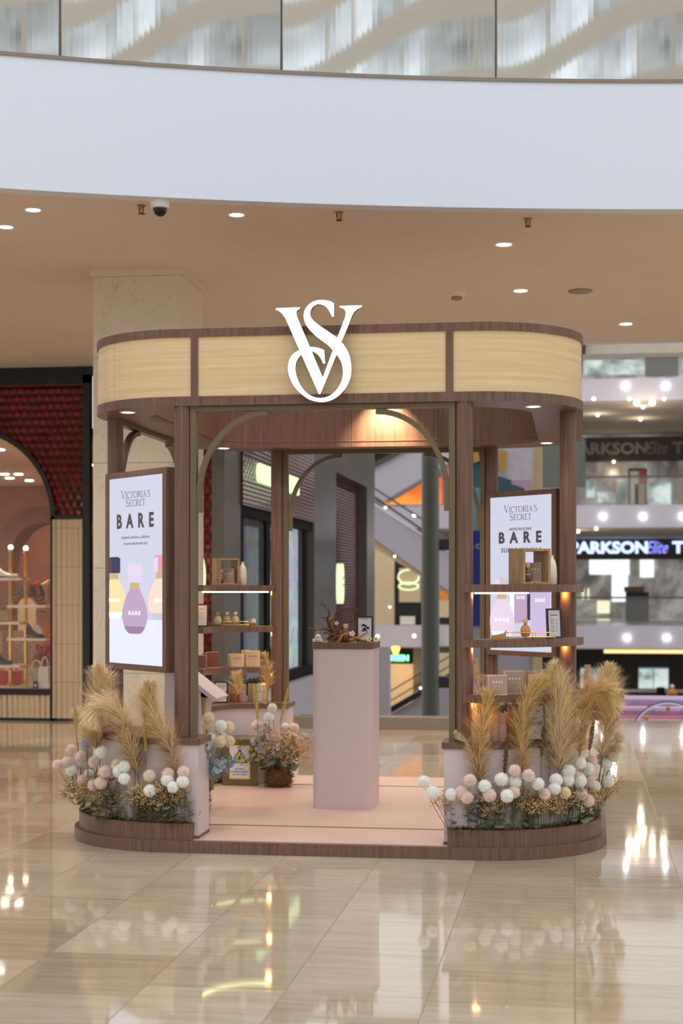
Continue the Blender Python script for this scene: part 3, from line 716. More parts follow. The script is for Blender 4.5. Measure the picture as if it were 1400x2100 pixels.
for k, (zf, z2, mat) in enumerate(((0, 3.76, 'glowing_grille'), (4.62, 8.6, 'glowing_grille'), (9.45, 14, 'glowing_grille'))):
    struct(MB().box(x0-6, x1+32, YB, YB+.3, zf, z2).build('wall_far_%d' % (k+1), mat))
    mz = [P(1300, q, y=YB-.4).z for q in ((1147, 1101), (945, 896), (729, 700))[k]]
    t = thing('sign_band', ('dark sign band with glowing blue letters across the void', 'unlit brown sign band one level above the glowing letters', 'dark unlit sign band at the top storey across the void')[k], 'sign', (0, 0, 0), 0)
    MB().box(x0-6, x1+32, YB-.4, YB-.01, mz[0], mz[1]).build('board', ('band_brown', 'band_brown', 'bronze_dark')[k], t)
    yb = YB-.42; sz_f = 1.1; zt = (mz[0]+mz[1])/2
    for s_, ua, ub, mm, sz_ in (('PARKSON', 1178, 1318, 'parkson_blue', .72), ('Elite', 1322, 1374, 'parkson_violet', .80), ('THE', 1387, 1440, 'parkson_blue', .72)):
        a, b = P(ua, 1206, y=yb), P(ub, 1206, y=yb)
        tm = mm if k == 0 else ('kerb_stone', 'band_brown')[k-1]
        xs = (b.x-a.x)/({'PARKSON': 3.88, 'Elite': 2.05, 'THE': 1.4}[s_]*sz_)
        Xm = frame_x(((a.x+b.x)/2, yb, zt), (1, 0, 0)) @ (Matrix.Shear('XY', 4, (.0, 0)) if s_ != 'Elite' else Matrix(((1, .32, 0, 0), (0, 1, 0, 0), (0, 0, 1, 0), (0, 0, 0, 1))))
        text(s_, sz_, Xm, 'lettering', tm, t, .03, .03 if s_ != 'Elite' else .004, xs=xs)
# lit displays of the shop across
def fthing(name, lab, cat, parts, group=None):
    t = thing(name, lab, cat, (0, 0, 0), 0, group)
    for q in parts: far(*q, parent=t)
    return t
fthing('display_window', 'bright white lit shop window under the glowing letters', 'shop window', [('lit_panel', 1208, 1290, 1148, 1178, YB-.1, .1, 'shop_white'), ('lit_panel', 1254, 1287, 1178, 1234, YB-.1, .1, 'shop_white')])
fthing('display_window', 'bright white lit shop window right of the dark shop booth', 'shop window', [('lit_panel', 1312, 1340, 1148, 1184, YB-.1, .1, 'shop_white')])
fthing('light_box', 'square cream lit counter box across the void', 'counter', [('lit_panel', 1224, 1250, 1232, 1258, YB-1, .5, 'shop_cream')])
fthing('light_box', 'low pale lit block on the floor below the cream box', 'counter', [('lit_panel', 1224, 1250, 1270, 1284, YB-1.2, .5, 'shop_cream')])
fthing('shop_booth', 'dark booth with brown top inside the shop across the void', 'booth', [('booth_body', 1283, 1330, 1214, 1272, YB-1.5, .8, 'black'), ('booth_top', 1280, 1320, 1203, 1214, YB-1.5, .8, 'brown_trim')])
for i, u in enumerate((1195, 1206)): fthing('tube_lamp', 'vertical pale tube light beside the kiosk column, '+('left one', 'right one')[i], 'lamp', [('tube', u-2, u+2, 1207, 1230, YB-1, .1, 'shop_cream')], 'tube lights across the void')
for i, (u, m) in enumerate(((1303, 'red_satin'), (1392, 'white_leather'))):
    t = thing('poster_panel' if i == 0 else 'mannequin_display', ('black framed red and white poster panel on the far gallery', 'pale display figure on the far gallery at the photo right edge')[i], 'poster' if i == 0 else 'display', (0, 0, 0))
    if i == 0:
        far('frame', 1288, 1326, 960, 1036, YB-3, .1, 'black', parent=t); far('poster', 1310, 1323, 964, 992, YB-3.05, .04, 'red_satin', parent=t)
        far('poster', 1292, 1309, 966, 1034, YB-3.05, .04, 'parkson_violet' if 0 else 'white_leather', parent=t); far('poster', 1301, 1322, 993, 1034, YB-3.05, .04, 'beige_wall', parent=t)
    else: far('torso', 1388, 1402, 980, 1034, YB-3, .3, 'beige_wall', parent=t)
for u0, u1, v0, v1 in ((1202, 1218, 985, 1020), (1225, 1262, 1010, 1030), (1330, 1375, 990, 1034), (1268, 1282, 985, 1030)):
    fthing('display_window', 'pale lit shop display on the far gallery, '+{1202: 'leftmost', 1225: 'low wide one', 1330: 'right of the red poster', 1268: 'narrow one left of the red poster'}[u0], 'shop window', [('lit_panel', u0, u1, v0, v1, YB-.1, .1, 'daylight_window')], 'lit displays on the far gallery')
fthing('display_window', 'wide glazed shop front at the top storey across the void', 'shop window', [('lit_panel', 1198, 1322, 738, 768, YB-.1, .1, 'daylight_window'), ('dark_panel', 1322, 1390, 728, 770, YB-.1, .1, 'dark_grey')])
# star lights on the slab edges, lamps under them
def lamp(u, v, y, r, mat, lab, group, z=None):
    p = P(u, v, z=z) if z else P(u, v, y=y); t = thing('gallery_lamp', lab, 'lamp', p, 0, group)
    MB().sphere((0, 0, 0), r, 10).build('lit_globe', mat, t)
    if mat in ('led_warm', 'lamp_yellow'):
        l = bpy.data.lights.new('lamp_light', 'POINT'); l.energy = 14 if mat == 'led_warm' else 5; l.color = (1, .84, .62); l.shadow_soft_size = .1
        o = bpy.data.objects.new('lamp_light', l); COL.objects.link(o); o.parent = t; o.location = (0, 0, -.4)
for i, (u, v) in enumerate(((1282, 791), (1365, 791), (1236, 1059), (1318, 1059), (1399, 1059), (1285, 1308), (1367, 1308))):
    lamp(u, v, YF-.05, .07, 'lamp_star', 'bright white spot lamp on the far slab edge, '+('top left', 'top right', 'middle left', 'middle centre', 'middle at the photo edge', 'lower left', 'lower right')[i], 'spot lamps on the far slab edges')
for i, (u, v) in enumerate(((1305, 826), (1337, 826))): lamp(u, v, YF+1.0, .10, 'lamp_yellow', 'large yellowish lamp under the top slab, '+('left', 'right')[i], 'yellow lamps under the top slab', 8.46)
for i, (u, v) in enumerate(((1217, 818), (1290, 818), (1318, 835), (1361, 818), (1225, 851), (1313, 860), (1258, 947), (1185, 1090), (1222, 1084))):
    lamp(u, v, YF+2.5 if v > 1000 else YB-.5, .06, 'led_warm', 'tiny downlight under a far gallery slab, '+('first under top slab', 'second under top slab', 'third, slightly lower', 'right under top slab', 'left in second row', 'middle in second row', 'single one over the gallery shop', 'greenish one by the kiosk column', 'one above the glowing letters')[i], 'small downlights under far slabs', 8.50 if v < 900 else (None if v < 1000 else 3.66))
# lower storey
struct(MB().box(x0-30, x1+32, 9, YB+8, -4.75, -4.65).build('floor_lower', 'kerb_stone'))
struct(MB().box(x0-6, x1+32, YB, YB+.3, -4.65, -.86).build('wall_lower', 'bronze_dark'))
far('strip_light', 1238, 1440, 1333, 1340, YF+1, .2, 'warm_strip', 'long warm strip light under the ground slab across the void', 'lamp')
for i, (u0, u1) in enumerate(((1190, 1238), (1309, 1370))):
    fthing('daylight_window', 'pale green daylight window on the lower level, '+('left behind the pampas', 'right')[i], 'window', [('pane', u0, u1, 1371, 1412, YB-.1, .05, 'daylight_window'), ('frame', u0, u1, 1368, 1374, YB-.1, .1, 'white_paint'), ('mullion', (u0+u1)/2-1, (u0+u1)/2+1, 1374, 1412, YB-.1, .1, 'dark_grey')], 'lower level windows')
    fthing('wall_panel', 'blue grey wall panel above the '+('left', 'right')[i]+' lower level window', 'wall panel', [('panel', u0-2, u1+1, 1346, 1368, YB-.1, .05, 'dark_grey')])
far('low_wall', 1260, 1440, 1414, 1420, YF-2, .1, 'kerb_stone', 'pale horizontal rail on the lower level', 'railing')
plain('royal_blue', L(20, 44, 140), .4); plain('lavender', L(188, 156, 196), .6); plain('pale_pink', L(222, 190, 210), .6); plain('coral', L(206, 92, 120), .6); plain('powder_teal', L(110, 160, 176), .6)
t = thing('event_booth', 'lavender and pink tiered booth on the lower level at right', 'booth', (0, 0, 0))
far('top_tier', 1281, 1460, 1435, 1452, 17, 1, 'lavender', parent=t); far('ledge', 1275, 1460, 1452, 1457, 16.6, 1, 'pale_pink', parent=t)
far('lower_tier', 1272, 1460, 1457, 1471, 16.4, 1, 'lavender', parent=t); far('red_rim', 1268, 1460, 1471, 1475, 16, 1, 'coral', parent=t); far('base', 1268, 1460, 1475, 1560, 15.9, 1, 'pale_pink', parent=t)
MB().box(P(1268, 1400, y=16).x, 9, 16.2, 16.9, -4.65, P(1300, 1470, y=16).z-.02).build('plinth', 'pale_pink', t)
p = P(1370, 1514, y=15.0); t = thing('arch_sign', 'white half ring arch with blue rim in front of the lavender booth', 'arch', (0, 0, 0))
r0 = P(1370, 1440, y=15.0).z-p.z; X4 = frame_x((p.x, 15.0, p.z), (1, 0, 0))
for nm, ra, rb, m in (('white_ring', r0*.95, r0*1.0, 'white_paint'), ('blue_rim', r0, r0*1.03, 'royal_blue')):
    MB().prism([(rb*math.cos(a), rb*math.sin(a)) for a in [PI*i/40 for i in range(41)]]+[(ra*math.cos(a), ra*math.sin(a)) for a in [PI*(40-i)/40 for i in range(41)]], 0, .04, 0, X4).build(nm, m, t, smooth=True)
for i, a in enumerate((62, 90, 118, 138)):
    MB().sphere((p.x+.8*r0*math.cos(math.radians(a)), 15.05, p.z+.82*r0*math.sin(math.radians(a))), .035, 10).build('bauble', ('powder_teal', 'brass_dull', 'powder_teal', 'brass_dull')[i], t)
MB().box(p.x-r0, p.x+r0, 15.0, 15.04, -4.65, p.z).build('stand_panel', 'white_paint', t)

t = thing('display_figure', 'small amber figure with pale round head at the lower level, photo right edge', 'decoration', (0, 0, 0))
plain('amber_felt', L(176, 120, 50), .8)
p = P(1378, 1418, y=48); X_ = Matrix.Translation(p)
MB().sphere((p.x, 48, p.z+.18), .075, 10).build('round_head', 'blush_satin', t, smooth=True); MB().lathe([(.06, -.12), (.17, -.08), (.15, .04), (.06, .10)], 14, (p.x, 48, p.z)).build('body', 'amber_felt', t, smooth=True)
for q in (-.24, .16): MB().tube([(p.x+q*.6, 48, p.z-.05), (p.x+q, 48, p.z-.42)], .05, 8).build('leg', 'amber_felt', t, smooth=True)
MB().box(p.x-.55, p.x-.25, 48, 48.3, p.z-.5, p.z+.14).build('dark_backrest', 'matte_black', t, bevel=.05)
MB().box(p.x-.6, p.x+.5, 47.8, 48.6, -4.65, p.z-.42).build('stand', 'bronze_dark', t)
# escalators, round column and banners seen through the kiosk opening
def slant(name, pts, y, dep, mat, parent=None, lab=None, cat=None, group=None):
    X5 = Matrix(((1, 0, 0, 0), (0, 0, 1, y), (0, 1, 0, 0), (0, 0, 0, 1)))
    q = [P(u, v, y=y) for u, v in pts]
    o = MB().prism([(a.x, a.z) for a in q], 0, dep, 0, X5).build(name, mat, parent)
    if lab: tag(o, lab, cat, group)
    return o
t = thing('escalator', 'pale escalator rising to the right behind the round grey column', 'escalator', (0, 0, 0))
slant('side_panel', [(740, 968), (762, 960), (828, 925), (960, 855), (960, 925), (864, 982), (786, 1028), (740, 1000)], 34, 1.2, 'lilac_white', t)
slant('orange_balustrade', [(740, 925), (800, 925), (830, 905), (900, 860), (740, 860)], 34.5, .1, 'orange_glass', t)
slant('handrail', [(740, 972), (835, 922), (900, 885), (900, 879), (740, 962)], 33.9, .1, 'dark_grey', t)
t = thing('escalator', 'pale escalator descending to the right with dark handrails and glass', 'escalator', (0, 0, 0))
slant('side_panel', [(735, 1012), (762, 1032), (864, 1097), (990, 1178), (990, 1258), (864, 1174), (762, 1101), (735, 1085)], 30, 1.3, 'lilac_white', t)
slant('soffit', [(735, 1085), (762, 1101), (864, 1174), (990, 1258), (990, 1268), (864, 1184), (762, 1120), (735, 1104)], 30.1, 1.2, 'beige_wall', t)
slant('handrail', [(735, 978), (762, 996), (864, 1062), (990, 1143), (990, 1147), (864, 1066), (762, 1000), (735, 983)], 29.9, .08, 'dark_grey', t)
slant('skirt_rail', [(735, 995), (762, 1013), (864, 1083), (990, 1165), (990, 1170), (864, 1088), (762, 1018), (735, 1000)], 29.9, .08, 'dark_grey', t)
slant('glass_side', [(735, 980), (762, 998), (864, 1064), (990, 1145), (990, 1170), (864, 1088), (762, 1018), (735, 1000)], 29.95, .03, 'clear_pane', t)
t = thing('escalator', 'dark escalator rising from the lower level by the round column', 'escalator', (0, 0, 0))
slant('truss', [(780, 1478), (790, 1470), (866, 1425), (960, 1370), (960, 1358), (866, 1412), (790, 1456), (780, 1462)], 27, 1.0, 'black', t)
slant('side_panel', [(780, 1478), (866, 1428), (960, 1372), (960, 1560), (780, 1560)], 27.2, 1.0, 'lilac_white', t)
for dv in (0, -22): slant('handrail', [(790, 1422+dv*.0+(-0 if dv == 0 else 20)), (866, 1377+(0 if dv == 0 else 20)), (960, 1322+(0 if dv == 0 else 20)), (960, 1325+(0 if dv == 0 else 20)), (866, 1380+(0 if dv == 0 else 20)), (790, 1425+(0 if dv == 0 else 20))], 26.9, .06, 'dark_grey', t)
t = thing('round_column', 'tall green grey round column behind the kiosk opening', 'column', (0, 0, 0))
p = P(882, 1300, y=22); r_ = (P(900, 1300, y=22).x-P(864, 1300, y=22).x)/2
MB().lathe([(r_, -4.65), (r_, 8)], 32, (p.x, 22, 0)).build('shaft', 'green_grey', t, smooth=True)
for v0, v1 in ((1106, 1128), (1388, 1411)): far('bracket', 892, 975, v0, v1, 22.2, .4, 'dark_grey', parent=t)
far('rail_post', 893, 899, 1128, 1388, 22.3, .2, 'blush_satin', parent=t)
struct(MB().box(P(900, 1206, y=24).x, P(1012, 1206, y=24).x, 24, 24.3, P(950, 1560, y=24).z, P(950, 1411, y=24).z).build('trim_9', 'lilac_white'))
fthing('wall_panel', 'orange and magenta lit glass panel above the descending escalator', 'wall panel', [('orange_part', 786, 905, 980, 1034, YF-8, .3, 'orange_glass'), ('magenta_part', 905, 930, 955, 1034, YF-8, .3, 'coral')])
fthing('shop_facade', 'beige lit shop front beneath the escalator with a dark doorway', 'shop front', [('beige_panel', 740, 808, 1090, 1282, YF-3, .3, 'beige_wall'), ('dark_opening', 808, 868, 1140, 1282, YF-2.8, .3, 'black'), ('warm_interior', 818, 862, 1165, 1235, YF-3, .1, 'beige_wall'), ('counter', 820, 850, 1264, 1281, YF-3.2, .2, 'offwhite')])
p = P(838, 1190, y=YF-4); t = thing('cup_sign', 'lit green white coffee cup sign under the escalator', 'sign', (0, 0, 0)); X6 = frame_x((p.x, YF-4, p.z), (1, 0, 0))
def ell(cx, cy, rx, ry, n=24, a0=0, a1=2*PI): return [(cx+rx*math.cos(a0+(a1-a0)*i/n), cy+ry*math.sin(a0+(a1-a0)*i/n)) for i in range(n)]
mb = MB(); mb.prism(ell(0, .12, .36, .22), 0, .06, 0, X6); mb.build('cup_bowl', 'beige_wall', t)
mb = MB(); mb.tube([X6 @ Vector((a, b, .1)) for a, b in ell(0, .12, .38, .26)+[(.38, .12)]], .03, 6); mb.tube([X6 @ Vector((a, b, .1)) for a, b in ell(0, -.22, .36, .13)+[(.36, -.22)]], .03, 6); mb.build('neon_outline', 'sign_lime', t)
struct(MB().box(P(735, 1206, y=YF-6).x, P(1010, 1206, y=YF-6).x, YF-6, YF-5.6, P(800, 1326, y=YF-6).z, P(800, 1283, y=YF-6).z).build('trim_10', 'lilac_white'))
for i, (u, v) in enumerate(((849, 1304), (774, 1305), (849, 1057), (790, 1041), (809, 1141), (799, 1245), (862, 1411))):
    lamp(u, v, YF-9 if i < 3 else 28.5, .045 if i < 3 else .02, 'lamp_star', 'bright lamp seen through the kiosk, '+('on the slab right of the pedestal top', 'on the slab beside the picture frame', 'on the descending escalator', 'on the escalator glass at left', 'on the beige soffit', 'small one on the lower railing', 'by the lower escalator handrail')[i], 'lamps seen through the kiosk opening')
t = thing('neon_sign', 'green neon letters with a yellow cup on top at the lower level', 'sign', (0, 0, 0))
p = P(814, 1350, y=40); text('GREEN', .24, frame_x((p.x, 40, p.z), (1, 0, 0)), 'lettering', 'green_neon', t, .02, .012)
p = P(811, 1335, y=40); MB().lathe([(.07, -.1), (.14, .1), (.10, .14)], 16, (p.x, 40, p.z)).build('yellow_cup', 'yellow_neon', t)
far('board', 798, 830, 1341, 1359, 40.05, .05, 'black', parent=t)
fthing('shop_facade', 'warm amber lit shop front at the lower level behind the escalator', 'shop front', [('amber_wall', 797, 850, 1362, 1480, 44, .3, 'beige_wall'), ('dark_post', 847, 868, 1330, 1480, 43.8, .3, 'band_brown')])
l = bpy.data.lights.new('amber_lamp', 'POINT'); l.energy = 60; l.color = (1, .62, .28); l.shadow_soft_size = .2
o = bpy.data.objects.new('amber_lamp', l); COL.objects.link(o); o.location = P(825, 1385, y=42.5)
fthing('wall_panel', 'pale grey wall between the pedestal and the lower amber shop', 'wall panel', [('panel', 735, 798, 1326, 1560, 25, .3, 'grey_panel')])
fthing('counter', 'cream counter with small lamps behind the kiosk right column', 'counter', [('front', 898, 935, 1232, 1266, YF-9, .4, 'beige_wall'), ('base', 898, 935, 1266, 1280, YF-9, .4, 'black'), ('flowers', 902, 918, 1212, 1232, YF-9, .3, 'flower_orange')])
fthing('shop_facade', 'amber slatted shop front behind the kiosk right column, lower level', 'shop front', [('slats', 899, 925, 1340, 1388, YF-9, .3, 'beige_wall'), ('dark_wall', 868, 960, 1326, 1412, YF-8.5, .3, 'band_brown')])
# hanging blue banner and the tall advertisement
plain('sky_blue', L(96, 168, 200), .4); plain('teal_deep', L(62, 102, 116), .4); plain('mauve_poster', L(206, 176, 204), .5); plain('poster_pale', L(214, 208, 226), .5)
t = thing('advert_banner', 'tall royal blue advertisement banner with teal steps behind the kiosk right columns', 'banner', (0, 0, 0))
YA = 20
far('blue_ground', 921, 1002, 910, 1284, YA, .1, 'royal_blue', parent=t)
far('blue_glass', 968, 990, 1000, 1088, YA-.03, .03, 'sky_blue', parent=t); far('teal_box', 968, 1000, 952, 1000, YA-.03, .03, 'teal_deep', parent=t)
far('pale_ground', 1002, 1092, 900, 1040, YA, .1, 'poster_pale', parent=t); far('mauve_ground', 1030, 1090, 985, 1040, YA-.02, .02, 'mauve_poster', parent=t)
t5 = [(1000, 1010), (1000, 985), (1020, 976), (1048, 985), (1048, 993), (1075, 1002), (1075, 1020), (1000, 1020)]
slant('teal_steps', t5, YA-.06, .03, 'teal_deep', t); slant('gold_stopper', [(1022, 925), (1040, 925), (1036, 970), (1026, 970)], YA-.07, .03, 'gold', t); slant('gold_stopper', [(970, 925), (980, 925), (984, 945), (970, 950)], YA-.07, .03, 'gold', t)
p = P(979, 1121, y=YA-.04); text('& CO', .12, frame_x((p.x, YA-.05, p.z), (1, 0, 0)), 'lettering', 'offwhite', t)
MB().box(P(1092, 1206, y=YA).x, P(1110, 1206, y=YA).x, YA, YA+.5, -4.65, 7).build('side_post', 'beige_wall', t)
MB().box(P(925, 1206, y=YA).x, P(1092, 1206, y=YA).x, YA+.1, YA+.2, -4.65, P(980, 1284, y=YA).z).build('rear_panel', 'lilac_white', t)
fthing('wall_panel', 'dark grey wall beside the tall advertisement', 'wall panel', [('panel', 1110, 1200, 900, 1000, YF-8, .3, 'green_grey')])
# ================================================================== THE KIOSK (world origin = its centre)
A, D, RX = .782, 1.408, .553            # column grid
HC, HT, HB, HW = 2.457, 2.883, .065, .62
K = thing('kiosk', 'rounded walnut kiosk with rattan canopy, mauve low walls and pink floor', 'kiosk', (0, 0, 0))
CR, CH, CD2 = RX+.048, A+RX+.085, D+.05     # canopy corner radius, half width, half depth
base = rrect(1.552, 1.547, .69, 24)
mb = MB(); mb.prism(base, 0, HB); mb.build('platform', 'walnut', K, smooth=True, bevel=.003)
mb = MB(); mb.prism(rrect(1.52, 1.512, .66, 24), HB, HB+.004); mb.build('floor_panel', 'pink_floor', K)
for y in (-.96, .96): MB().box(-1.25, 1.25, y-.014, y+.014, HB+.004, HB+.006).build('floor_strip', 'brown_trim', K)
def corner(sx, sy, ro, ri, z0, z1, stub=.105, n=18, cx=A, cy=D-RX, endstub=None):
    """quarter ring around a corner with short straight ends"""
    es = stub if endstub is None else endstub
    o = [(cx-stub, cy+ro)]+[(cx+ro*math.cos(a), cy+ro*math.sin(a)) for a in [PI/2*(n-i)/n for i in range(n+1)]]+[(cx+ro, cy-es)]
    i_ = [(cx+ri, cy-es)]+[(cx+ri*math.cos(a), cy+ri*math.sin(a)) for a in [PI/2*i/n for i in range(n+1)]]+[(cx-stub, cy+ri)]
    return [(sx*x, sy*y) for x, y in o+i_]
for sx in (-1, 1):
    for sy_ in (-1, 1):
        w = MB().prism(corner(sx, sy_, RX+.070, RX-.185, 0, 0), HB, HW-.035).build('low_wall', 'mauve', K, smooth=True)
        MB().prism(corner(sx, sy_, RX+.082, RX-.197, 0, 0, .117), HW-.035, HW).build('wall_cap', 'walnut', w, smooth=True, bevel=.002)
        MB().prism(corner(sx, sy_, RX+.073, RX-.188, 0, 0, .108), HB, HB+.02).build('wall_plinth', 'walnut', w, smooth=True)
for x, y in ((A, D), (A+RX, D-RX)):
    for sx in (-1, 1):
        for sy_ in (-1, 1):
            MB().lathe([(.0475, HW), (.0475, HC)], 32, (sx*x, sy_*y, 0)).build('column', 'walnut', K, smooth=True)
# canopy ring
ho, hi = rrect(CH-.012, CD2-.012, CR-.012, 24), rrect(CH-.29, CD2-.29, CR-.24, 24)
mb = MB(); n = len(ho)
for i in range(n):
    j = (i+1) % n
    for z0, z1, r in ((HC, HT-.02, hi),): mb.face([(*r[i], z0), (*r[j], z0), (*r[j], z1), (*r[i], z1)])
    mb.face([(*ho[i], HC), (*ho[j], HC), (*hi[j], HC), (*hi[i], HC)]); mb.face([(*ho[i], HT-.02), (*ho[j], HT-.02), (*hi[j], HT-.02), (*hi[i], HT-.02)])
bmesh.ops.remove_doubles(mb.bm, verts=mb.bm.verts, dist=1e-5)
can = mb.build('canopy', 'walnut', K, smooth=True)
def ring(off, z0, z1, mat, name, parent, th=.012):
    o, i_ = rrect(CH+off, CD2+off, CR+off, 24), rrect(CH+off-th, CD2+off-th, CR+off-th, 24)
    m = MB(); m.prism(o, z0, z1, holes=[i_]); return m.build(name, mat, parent, smooth=True)
ring(0, HC, HC+.052, 'walnut', 'lower_band', can); ring(0, HT-.045, HT, 'walnut', 'upper_band', can)
# rattan panels between battens
xd = .705
path = rrect(CH-.008, CD2-.008, CR-.008, 24)
front = [p for p in path if p[1] < 0]; front.sort(key=lambda p: math.atan2(p[0], -p[1]))
def seg(pts, name):
    m = MB(); m.sheet(pts, HC+.05, HT-.043); return m.build(name, 'rattan', can, smooth=True, recalc=False)
yb = -(CD2-.008)
fr = sorted([p for p in path if p[1] < 0], key=lambda p: math.atan2(p[0]*.7, -p[1]))
left = [(-xd, yb)]+[p for p in reversed(fr) if p[0] < -xd]+[(-(CH-.008), 0)]; right = [(xd, yb)]+[p for p in fr if p[0] > xd]+[(CH-.008, 0)]
seg([(-xd, yb), (xd, yb)], 'rattan_panel'); seg(left, 'rattan_panel'); seg(right, 'rattan_panel')
seg([(a, -b) for a, b in left], 'rattan_panel'); seg([(a, -b) for a, b in right], 'rattan_panel'); seg([(-xd, -yb), (xd, -yb)], 'rattan_panel')
for sx in (-1, 1):
    for sy_ in (-1, 1): MB().box(sx*xd-.02, sx*xd+.02, min(sy_*(CD2-.01), sy_*(CD2+.001)), max(sy_*(CD2-.01), sy_*(CD2+.001)), HC+.05, HT-.04).build('batten', 'walnut', can)
# thin ledge inside the canopy and seams of its inner lining
o, i_ = rrect(CH-.29, CD2-.29, CR-.24, 24), rrect(CH-.294, CD2-.294, CR-.244, 24)
MB().prism(o, HC+.038, HC+.044, holes=[i_]).build('inner_bead', 'brown_trim', can)
for x in (-.2, .42, .9): MB().box(x-.0015, x+.0015, CD2-.292, CD2-.2895, HC, HT-.03).build('lining_seam', 'bronze_dark', can)
def can_light(x, y, lab, pw=9):
    t = thing('downlight', lab, 'canopy light', (x, y, HC), 0, 'recessed downlights under the canopy')
    MB().lathe([(.036, .002), (.036, -.004), (.046, -.005), (.047, 0)], 28).build('trim_ring', 'white_plastic', t, smooth=True)
    MB().lathe([(.035, -.001), (.033, -.0035)], 24).build('lamp_lens', 'lamp_warm', t)
    l = bpy.data.lights.new('downlight_beam', 'SPOT'); l.energy = pw; l.spot_size = math.radians(105); l.spot_blend = .7; l.color = (1, .82, .6); l.shadow_soft_size = .035
    o = bpy.data.objects.new('downlight_beam', l); COL.objects.link(o); o.parent = t; o.location = (0, 0, -.012)
for u, v, lab in ((262, 845, 'lit downlight under the canopy front left, beside the outer column'), (1093, 833, 'lit downlight under the canopy front right')):
    p = P(u, v, z=HC); can_light(p.x, p.y, lab)
can_light(-1.12, 1.12, 'lit downlight under the canopy back left corner'); can_light(1.18, 1.05, 'lit downlight under the canopy back right corner')
# clip-on spotlight washing the back lining of the canopy
sx_ = P(790, 1206, y=CD2-.29).x
t = thing('spotlight', 'small spotlight clipped above the canopy back lining washing it with warm light', 'spotlight', (sx_, CD2-.29-.20, HT+.03))
MB().lathe([(.028, -.04), (.028, .04), (.01, .05)], 16, X=Matrix.Rotation(math.radians(20), 4, 'X')).build('lamp_head', 'black', t, smooth=True)
MB().box(-.008, .008, .0, .26, .035, .045).build('arm', 'black', t); MB().box(-.02, .02, .20, .26, -.05, .045).build('clamp', 'black', t)
l = bpy.data.lights.new('spot_beam', 'SPOT'); l.energy = 95; l.spot_size = math.radians(88); l.spot_blend = 1; l.color = (1, .80, .50); l.shadow_soft_size = .02
o = bpy.data.objects.new('spot_beam', l); COL.objects.link(o); o.parent = t; o.location = (0, .0, -.05); o.rotation_euler = (math.radians(28), 0, 0)
# arched metal frames: outer rectangle plus two quarter-ellipse braces
def arch_frame(half, z0, X):
    w = .034; hh = HC-z0; mb = MB(); xo = half; dp = .05
    mb.box(-xo, -xo+w, -dp/2, dp/2, z0, HC, X=X); mb.box(xo-w, xo, -dp/2, dp/2, z0, HC, X=X); mb.box(-xo+w, xo-w, -dp/2, dp/2, HC-.028, HC-.002, X=X)
    rx_, rz_ = min(.40, half-.06), .46; th = .028
    for s in (-1, 1):
        ax = s*(xo-w-rx_); az = HC-.028-rz_
        o = [(ax+s*rx_*math.cos(a), az+rz_*math.sin(a)) for a in [PI/2*i/20 for i in range(21)]]
        i2 = [(ax+s*(rx_-th)*math.cos(a), az+(rz_-th)*math.sin(a)) for a in [PI/2*(20-i)/20 for i in range(21)]]
        Y = Matrix(((1,0,0,0),(0,0,1,0),(0,1,0,0),(0,0,0,1)))
        mb.prism(o+[(s*(0.0)+ax-s*.0, az+rz_)][0:0]+i2, -.02, .02, 0, X @ Y)
        mb.prism([(s*(xo-w), az), (s*(xo-w-th), az), (s*(xo-w-th), az-.10), (s*(xo-w), az-.10)], -.02, .02, 0, X @ Y)
    return mb.build('arch_frame', 'olive_metal', K)
hx = A-.0475
arch_frame(hx, HW, Matrix.Translation((0, -D, 0))); arch_frame(hx, HW, Matrix.Translation((0, D, 0)))
hy = D-RX-.0475
for sx in (-1, 1): arch_frame(hy, HW, Matrix.Translation((sx*(A+RX), 0, 0)) @ Matrix.Rotation(PI/2, 4, 'Z'))
for sx in (-1, 1): MB().box(sx*(A-.06)-.02, sx*(A-.06)+.02, -D-.02, -D+.02, HB, HB+.0).build if 0 else None
# shelves front right and back left
SH = (1.470, 1.172, .876)
def led(pts, mat, parent, z):
    m = MB(); m.tube([(x, y, z) for x, y in pts], .0045, 6); return m.build('light_strip', mat, parent)
for k, z in enumerate(SH):
    for sx, sy_ in ((1, -1), (-1, 1)):
        o = MB().prism(corner(sx, sy_, RX+.088, RX-.13, 0, 0, -.012, endstub=-.03), z-.042, z).build('shelf', 'walnut', K, smooth=True, bevel=.002)
        mat = 'led_lime' if sx < 0 else 'led_warm'; a0, a1 = (6, 84) if sx < 0 else (40, 84)
        if k == 0:
            rr = RX-.11; led([(sx*(A+rr*math.cos(a)), sy_*(D-RX+rr*math.sin(a))) for a in [math.radians(a0+(a1-a0)*i/20) for i in range(21)]], mat, o, z-.048)
        else:       # lower strips sit flat against the underside
            rr = RX-.04; ai = [math.radians(a0+(a1-a0)*i/20) for i in range(21)]
            pts = [(sx*(A+(rr+.005)*math.cos(a)), sy_*(D-RX+(rr+.005)*math.sin(a))) for a in ai]+[(sx*(A+(rr-.005)*math.cos(a)), sy_*(D-RX+(rr-.005)*math.sin(a))) for a in reversed(ai)]
            MB().prism(pts, z-.0435, z-.0422).build('light_strip', mat, o)
# unseen amber point lamps added for the glow on the columns under each shelf
for sx, sy_ in ((1, -1), (-1, 1)):
    for (cx, cy, dx, dy) in ((sx*A, sy_*D, sx*.048, 0), (sx*(A+RX), sy_*(D-RX), -sx*.02, sy_*.046)):
        for z0, z1 in ((SH[1], SH[0]-.042), (SH[2], SH[1]-.042), (HW, SH[2]-.042)):
            l = bpy.data.lights.new('added_column_glow', 'POINT'); l.energy = .75; l.color = (1, .52, .14); l.shadow_soft_size = .02
            o = bpy.data.objects.new('added_column_glow', l); COL.objects.link(o); o.location = (cx+dx*1.35, cy+dy*1.35, z1-.012); o.parent = K
